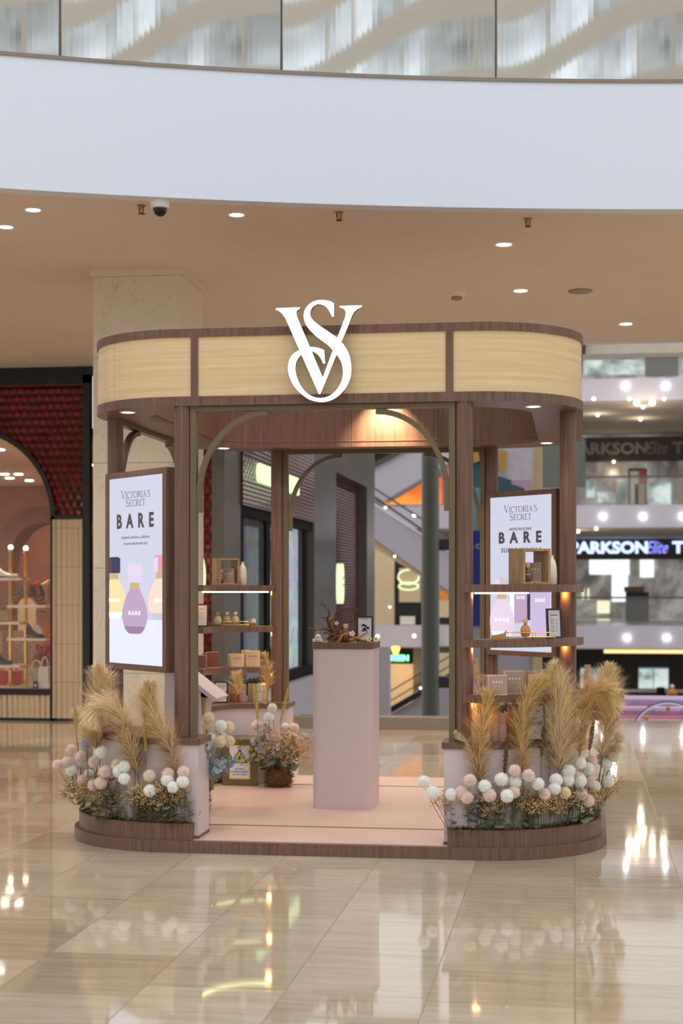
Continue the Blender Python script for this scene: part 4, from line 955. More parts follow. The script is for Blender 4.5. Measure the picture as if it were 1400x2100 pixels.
# flower troughs outside the two front low walls
for sx in (-1, 1):
    t = MB().prism(corner(sx, -1, .672, .652, 0, 0, .14, 18, .852, .857, .12), HB, HB+.092).build('trough', 'walnut', K, smooth=True)
    x0 = .700; MB().box(min(sx*x0, sx*(x0+.012)), max(sx*x0, sx*(x0+.012)), -1.529, -D-.06, HB, HB+.092).build('trough_end', 'walnut', t)
plain('coir', L(104, 74, 40), .95, var=.5, vs=60)
def coir(name, region, n, zb, seed, lab=None, hgt=.03):
    rnd = random.Random(seed); mb = MB()
    for _ in range(n):
        x, y = region(rnd); a = rnd.uniform(0, 6.28); l_ = rnd.uniform(.02, .07); p = Vector((x, y, zb+rnd.uniform(0, hgt*.6)))
        q = p+Vector((math.cos(a)*l_, math.sin(a)*l_, rnd.uniform(-.005, hgt))); m_ = (p+q)/2+Vector((0, 0, rnd.uniform(0, .02))); s = Vector((-math.sin(a), math.cos(a), 0))*.0016
        mb.face([p-s, p+s, m_+s, m_-s]); mb.face([m_-s, m_+s, q+s*.3, q-s*.3])
    o = mb.build(name, 'coir', None, recalc=False)
    if lab: tag(o, lab, 'coconut fibre', None, 'stuff')
    return o
for sx, w in ((-1, 'left'), (1, 'right')):
    MB().prism(corner(sx, -1, .652, .52, 0, 0, .13, 18, .852, .857, .1), HB, HB+.06).build('soil_bed', 'coir', K)
    def reg(rnd, sx=sx):
        a = math.radians(rnd.uniform(-4, 94)); r = rnd.uniform(.655-.10-.05*math.sin(2*a), .65)
        if rnd.random() < .18: return sx*(.852-rnd.uniform(0, .13)), -(.857+rnd.uniform(.60, .65))
        return sx*(.852+r*math.cos(a)), -(.857+r*math.sin(a))
    coir('coir_mulch', reg, 2600, HB+.062, 11+sx, 'shaggy brown coconut fibre filling the '+w+' flower trough', .035)

# ------------------------------------------------------------------ illuminated monogram on the canopy
LG = thing('monogram_sign', 'large white lit interlocked monogram letters on the canopy front', 'sign', (0, 0, 0))
YL = -CD2-.075
def zp(x, y): p = P(560+x/7, 600+y/7, y=YL); return (p.x, p.z)
Vo = [(35,225),(380,212),(382,228),(348,245),(332,272),(330,300),(338,340),(365,410),(520,770),(710,1225),(860,820),(920,650),(1030,360),(1045,290),(1035,255),(1005,228),(953,208),(953,193),(1268,183),(1268,205),(1215,228),(1160,272),(1120,345),(1075,470),(975,705),(905,890),(675,1455),(655,1455),(400,880),(215,455),(172,360),(127,300),(80,262),(35,240)]
So = [(868,155),(868,345),(843,342),(820,290),(770,210),(720,178),(650,160),(600,172),(555,213),(528,270),(527,318),(545,365),(580,408),(650,465),(750,532),(920,650),(975,705),(1040,790),(1090,890),(1114,1010),(1120,1120),(1105,1230),(1060,1335),(1000,1420),(920,1495),(830,1545),(740,1568),(680,1571),(590,1560),(490,1522),(395,1450),(300,1350),(240,1235),(212,1130),(212,1060),(225,980),(262,905),(315,855),(380,825),(405,885),(350,945),(322,1005),(314,1085),(325,1172),(360,1280),(420,1380),(500,1460),(600,1508),(700,1516),(790,1493),(870,1440),(940,1358),(985,1268),(1003,1170),(1000,1090),(980,1000),(942,930),(900,880),(855,825),(790,755),(700,690),(610,622),(525,540),(468,460),(440,380),(437,315),(455,245),(497,183),(557,136),(620,112),(690,105),(760,110),(830,130)]
Co = [(500,785),(560,781),(610,785),(670,800),(728,825),(742,1015),(712,1015),(692,955),(650,897),(600,858),(545,835),(520,833)]
def smooth(pts):        # one round of corner cutting on the curved runs only
    out = []; n = len(pts)
    for i in range(n):
        a, b, c = Vector(pts[i-1]), Vector(pts[i]), Vector(pts[(i+1) % n])
        u, v = (b-a), (c-b)
        ang = abs(u.angle_signed(v)) if u.length and v.length else 0
        if ang < .6: out += [tuple(b-u*.22), tuple(b+v*.22)]
        else: out.append(tuple(b))
    return out
XL = Matrix(((1, 0, 0, 0), (0, 0, -1, YL), (0, 1, 0, 0), (0, 0, 0, 1)))
f, g = MB(), MB()
for k, pl in enumerate((Vo, smooth(smooth(So)), smooth(Co))):
    q = [zp(*p) for p in pl]
    f.prism(q, -.006, -k*.0004, 0, XL); g.prism(q, -.04, -.0065, 0, XL)
f.build('lit_face', 'logo_white', LG); g.build('metal_return', 'gold', LG)
MB().tube([(.0+P(640, 700, y=YL).x, YL+.04, 2.75), (P(640, 700, y=YL).x, -CD2+.01, 2.75)], .008, 8).build('standoff', 'gold', LG)

# ------------------------------------------------------------------ light box posters between the corner columns
def on(X, pts, z=.0): return [X @ Vector((a, b, z)) for a, b in pts]
glow('print_table', L(214, 219, 240), .80); glow('print_navy', L(52, 50, 96), 0.50); glow('print_amber', L(238, 214, 160), 0.76); glow('print_lilac', L(186, 162, 196), 0.67); glow('print_lilac_deep', L(158, 128, 164), 0.59); glow('print_pink', L(228, 150, 172), 0.67)
glow('print_peach', L(238, 208, 196), 0.76); glow('print_gold', L(206, 180, 140), 0.59); glow('print_pale', L(214, 200, 226), 0.76); glow('print_white', L(240, 238, 246), 0.80); glow('print_grey', L(188, 188, 208), 0.76); glow('print_mauve2', L(196, 182, 222), 0.71)
def flat(mb, X, pts, z): mb.prism(pts, z-.0006, z, 0, X)
def bottle_art(X, par, cx, y0, h, body, cap, shade, layer, clip, tagname='bottle_picture', txt=True, wf=.38):
    """flat picture of a tall oval bottle: height h, base at y0, clipped to the poster"""
    def cl(pts): return [(min(max(a, clip[0]), clip[1]), b) for a, b in pts]
    W = h*wf; bh = h*.66
    tab = ((0, .40), (.03, .55), (.08, .68), (.16, .82), (.26, .93), (.38, 1), (.50, .97), (.62, .88), (.74, .75), (.85, .60), (.94, .44), (1, .36))
    q = [(cx+a*W, y0+bh*s) for s, a in tab]+[(cx-a*W, y0+bh*s) for s, a in reversed(tab)]
    m = MB(); flat(m, X, cl(q), layer); m.build(tagname, body, par)
    tb = [(s, a) for s, a in tab if s < .2]; q = [(cx+a*W, y0+bh*s) for s, a in tb]+[(cx-a*W, y0+bh*s) for s, a in reversed(tb)]
    m = MB(); flat(m, X, cl(q), layer+.0008); m.build(tagname, shade, par)
    cw = W*.52
    m = MB(); flat(m, X, cl([(cx-W*.38, y0+bh*.97), (cx+W*.38, y0+bh*.97), (cx+W*.34, y0+bh*1.12), (cx-W*.34, y0+bh*1.12)]), layer+.0008); m.build(tagname, 'print_gold', par)
    m = MB(); flat(m, X, cl([(cx-cw, y0+bh*1.12), (cx+cw, y0+bh*1.12), (cx+cw*1.02, y0+h*.975), (cx+cw*.6, y0+h), (cx-cw*.6, y0+h), (cx-cw*1.02, y0+h*.975)]), layer+.0008); m.build(tagname, cap, par)
    m = MB(); flat(m, X, cl([(cx-cw, y0+bh*1.12), (cx-cw*.35, y0+bh*1.12), (cx-cw*.35, y0+h*.965), (cx-cw, y0+h*.965)]), layer+.0014); m.build(tagname, 'print_pale' if cap != 'print_navy' else 'sign_print_dark', par)
    if txt: text('BARE', h*.075, X @ Matrix.Translation((cx, y0+bh*.45, layer+.002)), 'lettering', 'print_white', par, .0005, .001, xs=1.5, space=1.5)
def lightbox(cx, cy, lab, front):
    t = thing('light_box', lab, 'illuminated sign', (0, 0, 0))
    r = Vector((1, -1, 0)).normalized(); hw = .357; z0, z1 = .975, 2.128; zc = (z0+z1)/2
    X = frame_x((cx, cy, zc), r); hh = (z1-z0)/2     # local z points to the viewer's side
    mb = MB(); b = .028 if front else .030
    sc_w, sc_h0, sc_h1 = hw-b-.015, -hh+.035, hh-.035
    mb.box(-hw, hw, -hh, hh, -.11, -.012, X=X)
    for q in ((-hw, -sc_w, -hh, hh), (sc_w, hw, -hh, hh), (-sc_w, sc_w, -hh, sc_h0), (-sc_w, sc_w, sc_h1, hh)): mb.box(q[0], q[1], q[2], q[3], -.012, 0, X=X)
    mb.build('frame', 'walnut', t, bevel=.002)
    MB().box(-sc_w, sc_w, sc_h0, sc_h1, -.0115, -.006, X=X).build('lit_screen', 'sign_screen', t)
    Y = X @ Matrix.Translation((0, 0, -.0055)); H = sc_h1-sc_h0; T = sc_h1; W = 2*sc_w; clip = (-sc_w, sc_w)
    if front:
        serif_text([("VICTORIA'S", .0, T-.112*H, .034*H, 1.25, 2.0), ('SECRET', .0, T-.156*H, .034*H, 1.2, 2.0)], Y, 'brand_lettering', 'sign_print_dark', t)
        text('BARE', .103*H, Y @ Matrix.Translation((-.008, T-.238*H, .0005)), 'headline_lettering', 'sign_print_dark', t, .0005, .0045, xs=1.0, space=2.05)
        text('Authentic and true, a collection', .026, Y @ Matrix.Translation((0, T-.322*H, .0005)), 'small_lettering', 'sign_print_dark', t, .0003, xs=1.0)
        text('of scents that become you.', .026, Y @ Matrix.Translation((0, T-.355*H, .0005)), 'small_lettering', 'sign_print_dark', t, .0003, xs=1.0)
        m = MB(); flat(m, Y, [(-sc_w, sc_h0), (sc_w, sc_h0), (sc_w, sc_h0+.24*H), (-sc_w, sc_h0+.24*H)], .0005); m.build('table_picture', 'print_table', t)
        bottle_art(Y, t, -W*.40, T-.76*H, .335*H, 'print_amber', 'print_navy', 'print_white', .002, clip)
        bottle_art(Y, t, W*.46, T-.76*H, .338*H, 'print_peach', 'print_pink', 'print_grey', .002, clip)
        bottle_art(Y, t, W*.0, T-.837*H, .368*H, 'print_lilac', 'print_pale', 'print_lilac_deep', .006, clip)
    else:
        serif_text([("VICTORIA'S", .0, T-.102*H, .038*H, 1.25, 1.75), ('SECRET', .0, T-.154*H, .038*H, 1.2, 1.75)], Y, 'brand_lettering', 'sign_print_dark', t)
        text('INTRODUCING', .026, Y @ Matrix.Translation((0, T-.213*H, .0005)), 'small_lettering', 'sign_print_dark', t, .0004, .0006, xs=1.15, space=1.1)
        text('BARE', .098*H, Y @ Matrix.Translation((-.008, T-.270*H, .0005)), 'headline_lettering', 'sign_print_dark', t, .0005, .0045, xs=1.05, space=2.05)
        text('SUEDE VANILLA', .042, Y @ Matrix.Translation((0.01, T-.350*H, .0005)), 'small_lettering', 'sign_print_dark', t, .0004, .0012, xs=1.1, space=1.3)
        for x0, x1, y0, y1, m_ in ((-.10*W, .11*W, T-.82*H, T-.52*H, 'print_lilac'), (.17*W, .47*W, T-.90*H, T-.50*H, 'print_mauve2'), (-.17*W, -.10*W, T-.81*H, T-.53*H, 'print_white'), (.11*W, .16*W, T-.80*H, T-.60*H, 'print_navy')):
            m = MB(); flat(m, Y, [(x0, y0), (x1, y0), (x1, y1), (x0, y1)], .0008+(.0008 if m_ == 'print_lilac' or m_ == 'print_mauve2' else 0)); m.build('carton_picture', m_, t)
        text('BARE', .032, Y @ Matrix.Translation((.01*W, T-.655*H, .003)), 'lettering', 'print_white', t, .0004, .001, xs=.9, space=1.4)
        text('BARE', .036, Y @ Matrix.Translation((.32*W, T-.672*H, .003)), 'lettering', 'print_white', t, .0004, .001, xs=.9, space=1.4)
        bottle_art(Y, t, -W*.30, T-.92*H, .40*H, 'print_pale', 'print_grey', 'print_white', .004, clip, txt=True, wf=.30)
    return t
def on_line(u, s):
    r = ray(u, 1206); t = (s-CAM.x-CAM.y)/(r.x+r.y); p = CAM+r*t; return p.x, p.y
lightbox(*on_line(276, -2.27), 'walnut framed light box poster with three perfume bottles, front left', True)
lightbox(*on_line(1065.5, 2.105), 'walnut framed light box poster behind the right shelves', False)

# ------------------------------------------------------------------ pedestal
t = thing('pedestal', 'tall mauve pedestal with walnut top standing in the kiosk centre', 'pedestal', (-.062, -.03, HB+.004))
def rr2(h, r): return rrect(h, h, r, 8)
MB().prism(rr2(.19, .04), 0, 1.0).build('body', 'mauve', t, smooth=True)
MB().prism(rr2(.195, .042), 1.0, 1.04).build('top_board', 'walnut', t, smooth=True, bevel=.002)
PX, PY, PZ = -.062, -.03, HB+1.044
# electrical box
t = thing('electrical_box', 'low olive brown box with yellow warning sign inside the kiosk', 'electrical box', (-.93, 1.0, HB+.004))
MB().box(-.135, .115, -.17, .15, 0, .325).build('housing', 'olive_metal', t, bevel=.003)
plain('warning_yellow', L(236, 208, 24), .4); plain('paper_white', L(226, 224, 236), .5); plain('ink', L(26, 24, 24), .5); plain('print_text', L(90, 86, 84), .6)
X = frame_x((-.01, -.171, .165), (1, 0, 0))
MB().prism(rrect(.074, .118, .008, 4), 0, .002, 0, X).build('sign_border', 'warning_yellow', t); MB().prism(rrect(.066, .110, .005, 4), .002, .003, 0, X).build('sign_face', 'paper_white', t)
tri = lambda r, cy: [(0, cy+r), (-r*.866, cy-r*.5), (r*.866, cy-r*.5)]
MB().prism(tri(.066, .028), .003, .004, 0, X).build('triangle_rim', 'ink', t); MB().prism(tri(.052, .028), .004, .005, 0, X).build('triangle', 'warning_yellow', t)
MB().prism([(.006, .062), (-.012, .022), (-.001, .024), (-.008, -.002), (.013, .034), (.003, .032), (.012, .060)], .005, .006, 0, X).build('bolt_symbol', 'ink', t)
for k, s in enumerate(('ELECTRICAL', 'DISTRIBUTION BOARD', 'DO NOT TOUCH')): text(s, .0165, X @ Matrix.Translation((0, -.048-.019*k, .0035)), 'lettering', 'ink', t, .0003, 0, xs=.75)
# sloping tester stand inside at left
t = thing('sloped_stand', 'mauve stand with sloping top inside the kiosk at left', 'display stand', P(404, 1500, d=9.7)*1)
t.location.z = HB+.004
lp = t.location.copy(); zt = P(404, 1393, d=9.7).z-t.location.z
MB().box(-.20, .03, -.03, .26, 0, zt-.05).build('post', 'mauve', t, bevel=.002)
Xs = Matrix(((1,0,0,0),(0,0,1,0),(0,1,0,0),(0,0,0,1)))
q0 = (-.24, zt+.17); q1 = (.135, zt-.115)
dx, dz = (q1[0]-q0[0]), (q1[1]-q0[1]); ll = math.hypot(dx, dz); nx, nz = dz/ll*.028, -dx/ll*.028
MB().prism([q0, q1, (q1[0]+nx, q1[1]+nz), (q0[0]+nx, q0[1]+nz)], -.05, .28, 0, Xs).build('sloping_top', 'mauve', t, bevel=.002)
MB().prism([(-.20, zt-.06), (.03, zt-.06), (q1[0]-.03, q1[1]-.004), (-.20, zt+.11)], -.02, .25, 0, Xs).build('support', 'mauve', t)
# ================================================================== PRODUCTS
plain('brown_glass', L(120, 76, 54), .12); plain('amber_liquid', L(206, 152, 92), .1); plain('nude_liquid', L(206, 160, 124), .12); plain('clear_liquid', L(216, 200, 150), .05, spec=.8)
plain('cap_rose', L(206, 130, 112), .35); plain('cap_cream', L(226, 200, 164), .4); plain('cap_ivory', L(240, 228, 208), .4); plain('cap_nude', L(216, 178, 156), .4)
plain('carton_taupe', L(176, 148, 134), .55); plain('carton_edge', L(236, 226, 220), .5); plain('carton_cream', L(232, 202, 160), .55); plain('carton_brown', L(128, 78, 58), .5)
plain('carton_rose', L(196, 170, 160), .5); plain('porcelain', L(236, 226, 206), .35); plain('foil', L(226, 214, 204), .25, .6)
plain('lotion_orange', L(188, 116, 66), .4); plain('lotion_nude', L(196, 164, 150), .45); plain('lotion_white', L(228, 224, 216), .4); plain('mist_clear', L(206, 184, 140), .12); plain('lid_tan', L(150, 116, 84), .4)
def oval_bottle(lab, loc, s=1.0, body='brown_glass', cap='cap_nude', txt='white_plastic', rz=0, par_name='perfume_bottle', group=None):
    t = thing(par_name, lab, 'perfume bottle', loc, rz, group)
    MB().lathe([(r*s, z*s) for r, z in ((.006, 0), (.018, .001), (.026, .009), (.0305, .022), (.0325, .036), (.0315, .050), (.027, .063), (.019, .073), (.010, .079), (.008, .081))], 28, sy=.72).build('glass_body', body, t, smooth=True)
    MB().lathe([(.009*s, .080*s), (.0105*s, .083*s), (.0105*s, .088*s), (.008*s, .090*s)], 18).build('gold_collar', 'gold', t, smooth=True)
    MB().lathe([(r*s, z*s) for r, z in ((.014, .090), (.0155, .091), (.0155, .111), (.014, .113))], 8).build('cap', cap, t)
    if txt:
        X = frame_x((0, -.0245*s, .045*s), (1, 0, 0)); text('BARE', .011*s, X, 'lettering', txt, t, .0003, .0003, xs=1, space=1.4)
    return t
def carton(lab, loc, w, d, h, mat='carton_taupe', rz=0, txt='white_plastic', edge=True, group=None, side_txt=False):
    t = thing('gift_box', lab, 'box', loc, rz, group)
    MB().box(-w/2, w/2, -d/2, d/2, .0, h).build('carton_body', mat, t, bevel=.0012)
    if edge:
        mb = MB(); e_ = .0015
        mb.box(-w/2-.0005, w/2+.0005, -d/2-.0005, d/2+.0005, 0, .003); mb.box(-w/2-.0006, -w/2+e_, -d/2-.0006, -d/2+e_, 0, h); mb.box(-w/2-.0006, w/2+.0006, -d/2-.0006, -d/2+e_, h-e_, h+.0004)
        mb.build('pale_edge', 'carton_edge', t)
    if txt:
        X = frame_x((.0, -d/2-.0008, h*.66), (1, 0, 0)); text('BARE', h*.17, X, 'lettering', txt, t, .0003, .0004, xs=.9, space=1.7)
        text('EAU DE PARFUM', h*.05, X @ Matrix.Translation((0, -h*.17, 0)), 'small_lettering', txt, t, .0003, 0, xs=.95)
    return t
def at(u, v, d): return P(u, v, d=d)
RZ = 0
# ---- pedestal top
def px(u, dy=0): return P(u, 1206, y=PY+dy).x
oval_bottle('brown perfume bottle with nude cap in front of the driftwood on the pedestal', (px(708, -.12), PY-.11, PZ+.0), 1.02)
t = oval_bottle('small pale bottle in a cream tray at the left corner of the pedestal', (px(652, -.14), PY-.14, PZ+.004), .0001+.62, 'porcelain', 'cap_rose', 'ink')
tt = thing('tester_tray', 'small cream lettered tray holding a bottle on the pedestal left', 'tray', (px(652, -.14), PY-.14, PZ))
MB().box(-.031, .031, -.026, -.021, 0, .024).build('front_panel', 'cap_ivory', tt); MB().box(-.031, .031, -.026, .02, 0, .004).build('base', 'cap_ivory', tt)
text('BARE', .010, frame_x((0, -.0265, .012), (1, 0, 0)), 'lettering', 'ink', tt, .0003, .0003, space=1.4)
def driftwood(name, lab, loc, seed, limbs, mat):
    """limbs: start (x, z), waypoints in the pedestal's x-z plane with depth wobble, start radius"""
    rnd = random.Random(seed); mb = MB()
    for pts, r in limbs:
        q = []
        P3 = [Vector((a, b, c)) for a, b, c in pts]
        for i in range(len(P3)-1):
            for k in range(5):
                s = k/5; q.append(P3[i].lerp(P3[i+1], s)+Vector([rnd.uniform(-1, 1)*r*.45 for _ in range(3)]))
        q.append(P3[-1]); mb.tube(q, r, 8, r2=r*.28)
    return tag(mb.build(name, mat, smooth=True, loc=loc), lab, 'driftwood')
plain('root_wood', L(112, 74, 50), .8, var=.35, vs=45); plain('pale_branch', L(178, 128, 76), .7, var=.3, vs=30)
W = lambda u, v, dy: tuple(P(u, v, y=PY+dy)-Vector((PX, PY, PZ)))
driftwood('driftwood', 'tangled dark driftwood roots standing on the pedestal', (PX, PY, PZ), 4, [
    ([W(690, 1313, 0), W(685, 1296, .02), W(668, 1290, .0), W(648, 1291, -.02), W(631, 1287, -.02)], .013),
    ([W(690, 1312, 0), W(676, 1290, .02), W(670, 1272, .03), W(676, 1258, .0), W(665, 1240, -.02), W(649, 1235, .0)], .011),
    ([W(690, 1312, 0), W(676, 1278, .0), W(688, 1258, .03), W(696, 1241, .02)], .011),
    ([W(700, 1312, 0), W(690, 1282, .05), W(688, 1262, .06), W(700, 1250, .05), W(718, 1246, .03), W(735, 1249, .0)], .010),
    ([W(700, 1312, .02), W(712, 1276, .05), W(726, 1268, .06), W(731, 1255, .04), W(728, 1246, .03)], .009),
    ([W(696, 1312, .02), W(705, 1270, .02), W(713, 1255, .02)], .007),
    ([W(690, 1300, .0), W(672, 1268, .02), W(655, 1266, .0)], .007),
    ([W(685, 1313, -.02), W(700, 1296, .0), W(712, 1300, .02), W(704, 1308, .03)], .014),
    ([W(672, 1313, 0), W(690, 1292, .03), W(683, 1276, .05), W(695, 1272, .05)], .012),
    ([W(700, 1314, 0), W(682, 1302, -.03), W(668, 1296, -.03), W(662, 1300, -.04)], .010),
    ([W(678, 1315, -.03), W(692, 1306, -.05), W(704, 1314, -.05)], .013)], 'root_wood')
driftwood('branch', 'pale curved branch lying across the pedestal front', (PX, PY, PZ), 9, [
    ([W(693, 1317, -.14), W(700, 1304, -.15), W(712, 1299, -.15), W(724, 1304, -.15), W(745, 1313, -.14), W(773, 1317, -.13)], .011),
    ([W(720, 1312, -.12), W(740, 1304, -.10), W(755, 1297, -.10)], .010), ([W(716, 1313, -.13), W(735, 1312, -.13), W(752, 1316, -.13)], .011)], 'pale_branch')
plain('petal_white', L(246, 240, 226), .5); plain('petal_centre', L(214, 170, 50), .6)
for k, (u, v, dy) in enumerate(((722, 1299, -.17), (757, 1310, -.16), (690, 1278, .0), (771, 1311, -.13))):
    p = P(u, v, y=PY+dy); t = thing('orchid', ('white orchid flower on the pale branch right of the bottle', 'white orchid flower before the picture frame', 'small white orchid high in the driftwood', 'small white orchid at the pedestal right corner')[k], 'flower', p, 0, 'white orchids on the pedestal')
    s = .02 if k != 2 else .015; mb = MB()
    for i in range(5):
        a = 2*PI*i/5+.3; X = Matrix.Rotation(a, 4, 'Y'); pts = [(0, 0, 0), (-.4*s, -.25*s, .55*s), (0, -.1*s, 1.05*s), (.4*s, -.25*s, .55*s)]
        mb.face([X @ Vector(q) for q in pts])
    mb.build('petals', 'petal_white', t, recalc=False); MB().sphere((0, -.3*s, 0), .28*s, 8).build('centre', 'petal_centre', t)
p = P(688, 1316, y=PY-.07); tag(MB().lathe([(.034, 0), (.046, .003), (.048, .010), (.044, .010), (.032, .005), (.002, .004)], 28).build('saucer', 'lotion_orange', smooth=True, loc=(p.x, PY-.07, PZ)), 'small terracotta saucer under the driftwood', 'saucer')
def picture_frame(name, lab, loc, w, h, rz, lines, th=.014, tilt=-.08, art=None, mat='black', page='paper_white'):
    t = thing(name, lab, 'framed sign', loc, rz); X = Matrix.Rotation(tilt, 4, 'X'); b = .009 if w < .12 else .011
    mb = MB()
    for q in ((-w/2, -w/2+b, 0, h), (w/2-b, w/2, 0, h), (-w/2+b, w/2-b, 0, b), (-w/2+b, w/2-b, h-b, h)): mb.box(q[0], q[1], -th/2, th/2, q[2], q[3], X=X)
    mb.build('frame', mat, t); MB().box(-w/2+b, w/2-b, -.001, th/2, b, h-b, X=X).build('page', page, t)
    F = X @ frame_x((0, -.0016, h/2), (1, 0, 0))
    for s, size, y in lines: text(s, size, F @ Matrix.Translation((0, y, 0)), 'lettering', 'ink', t, .0002, .0002 if size > .012 else 0, xs=.85)
    if art:
        mb = MB()
        for poly in art: mb.prism(poly, 0, .0004, 0, F)
        mb.build('printed_picture', 'ink', t)
    return t
picture_frame('picture_frame', 'black framed card with small ink picture at the back of the pedestal', (px(749, .06), PY+.03, PZ), .105, .162, .0, [('TAKE CARE', .008, .062)], art=[
    [(-.028, .018), (-.012, .034), (.012, .022), (.006, .012), (-.008, .016)], [(.0, .018), (.03, .010), (.022, -.006), (.010, .004)], [(-.02, -.0), (.004, .01), (.018, -.022), (.002, -.012)], [(-.026, -.012), (-.006, -.004), (-.002, -.02)]])

# ---- shelves at the front right (u of the photo gives the place along the arc, r the radius)
def on_arc(sx, sy_, deg, r): return (sx*(A+r*math.cos(math.radians(deg))), sy_*(D-RX+r*math.sin(math.radians(deg))))
def arc_at(sx, sy_, u, r):
    best = None
    for k in range(181):
        a = k*.5; x, y = on_arc(sx, sy_, a, r); d_ = Vector((x, y))-Vector((CAM.x, CAM.y)); rr_ = ray(u, 1206)
        e_ = abs(d_.x*rr_.y-d_.y*rr_.x)
        if best is None or e_ < best[0]: best = (e_, x, y, a)
    return best[1:]
def cube_frame(lab, loc, w, h, d_, rz):
    t = thing('display_cube', lab, 'wooden box', loc, rz); th = .014
    mb = MB(); mb.box(-w/2, w/2, -d_/2, d_/2, 0, th); mb.box(-w/2, w/2, -d_/2, d_/2, h-th, h); mb.box(-w/2, -w/2+th, -d_/2, d_/2, th, h-th); mb.box(w/2-th, w/2, -d_/2, d_/2, th, h-th)
    mb.build('open_box', 'oak', t, bevel=.001); return t
def vase(lab, loc, h=.17, r=.032, group='cream flask vases beside the oak cubes'):
    t = tag(MB().lathe([(r*.9, 0), (r, .004), (r*1.02, h*.35), (r*.95, h*.62), (r*.72, h*.78), (r*.36, h*.90), (r*.33, h*.94), (r*.40, h), (r*.3, h)], 28).build('vase', 'porcelain', smooth=True, loc=loc), lab, 'vase', group)
    return t
x, y, a = arc_at(1, -1, 1085, RX-.02); z = SH[0]
cube_frame('open oak cube on the top right shelf around a brown bottle', (x, y, z), .175, .195, .15, .60)
x2, y2, a = arc_at(1, -1, 1081, RX-.02); oval_bottle('brown perfume bottle inside the right oak cube', (x2, y2-.035, z+.0142), .90)
x2, y2, a = arc_at(1, -1, 1094, RX-.02); carton('taupe perfume carton behind the bottle in the right oak cube', (x2+.0, y2+.028, z+.0142), .085, .045, .105, rz=.12)
x, y, a = arc_at(1, -1, 1127, RX-.06); vase('cream flask vase behind the right oak cube, on the top right shelf', (x+.01, y+.05, z), .165, .028)
def tray(lab, loc, w, d_, rz, h=.034):
    t = thing('serving_tray', lab, 'tray', loc, rz, 'brass rail trays on the middle shelves')
    MB().box(-w/2, w/2, -d_/2, d_/2, .006, .010).build('tray_base', 'dark_gloss', t)
    for zz, nm in ((h, 'upper_rail'), (.010, 'lower_rail')):
        mb = MB(); c = [(-w/2, -d_/2, zz), (w/2, -d_/2, zz), (w/2, d_/2, zz), (-w/2, d_/2, zz), (-w/2, -d_/2, zz)]
        for p_, q_ in zip(c, c[1:]): mb.tube([p_, q_], .0018, 6)
        mb.build(nm, 'gold', t)
    for a_ in (-w/2, -w*.08, w*.08, w/2):
        for b_ in (-d_/2, d_/2):
            MB().lathe([(.004, 0), (.005, .003), (.0018, .006), (.0018, h)], 8, (a_, b_, 0)).build('post', 'gold', t)
    return t
z = SH[1]
x, y, a = arc_at(1, -1, 1087, RX-.02); tray('brass rail tray with one amber bottle on the middle right shelf', (x, y+.0, z), .26, .075, .24)
oval_bottle('amber perfume bottle with cream cap on the middle right shelf tray', (arc_at(1, -1, 1077, RX-.02)[0], arc_at(1, -1, 1077, RX-.02)[1], z+.0105), .86, 'amber_liquid', 'cap_cream', None)
x, y, a = arc_at(1, -1, 1022, RX+.03); t = thing('tester_block', 'small wedge shaped tester block at the left of the middle right shelf', 'tester', (x, y, z), .1)
MB().box(-.04, .04, -.02, .03, 0, .022).build('base', 'brass_dull', t); MB().prism([(-.03, .022), (.04, .022), (.042, .05), (.028, .034)], -.015, .025, 0, Matrix(((1,0,0,0),(0,0,1,0),(0,1,0,0),(0,0,0,1)))).build('wedge', 'carton_taupe', t)
x, y, a = arc_at(1, -1, 1137, RX-.0); t = picture_frame('price_sign', 'black framed price list on the middle right shelf', (x, y, z), .095, .165, .55, [('FRAGRANCE', .010, .045)]+[('Bare eau  ....  RM', .007, .022-.011*k) for k in range(7)])
z = SH[2]
for u, w, h, dr, lab in ((1018, .105, .105, .04, 'low taupe gift box at the left end of the right third shelf'), (1052, .105, .125, -.01, 'taller taupe gift box beside the low one on the right third shelf'),
                     (1098, .095, .100, .02, 'taupe gift box behind the pampas on the right third shelf'), (1126, .10, .118, -.05, 'tall taupe gift box farthest right on the right third shelf')):
    x, y, a = arc_at(1, -1, u, RX+dr); carton(lab, (x, y, z), w, .09, h, rz=.22)
x, y, a = arc_at(1, -1, 1086, RX-.1); carton('small taupe box at the back between the gift boxes', (x, y+.0, z), .06, .05, .115, rz=.22, txt=None)
x, y, a = arc_at(1, -1, 1000, RX-.02); carton('narrow taupe box tucked beside the column on the right third shelf', (x-.006, y+.03, z), .05, .05, .10, rz=.22, txt=None)
def lotion(lab, loc, mat, w=.05, h=.12, rz=0, txt='white_plastic', square=False, group=None):
    t = thing('lotion_bottle', lab, 'bottle', loc, rz, group)
    MB().lathe([(w*.46, 0), (w/2, .003), (w/2, h*.93), (w*.42, h), (w*.18, h*1.02)], 8 if square else 24, sy=.75).build('bottle_body', mat, t, smooth=not square)
    MB().lathe([(w*.17, h*1.02), (w*.17, h*1.10), (w*.34, h*1.11), (w*.34, h*1.28), (w*.30, h*1.30)], 16).build('pump_cap', 'black', t, smooth=True)
    if txt: text('BARE', .009, frame_x((0, -w*.385, h*.55), (1, 0, 0)), 'lettering', txt, t, .0003, .0002, space=1.4)
    return t
z = HW
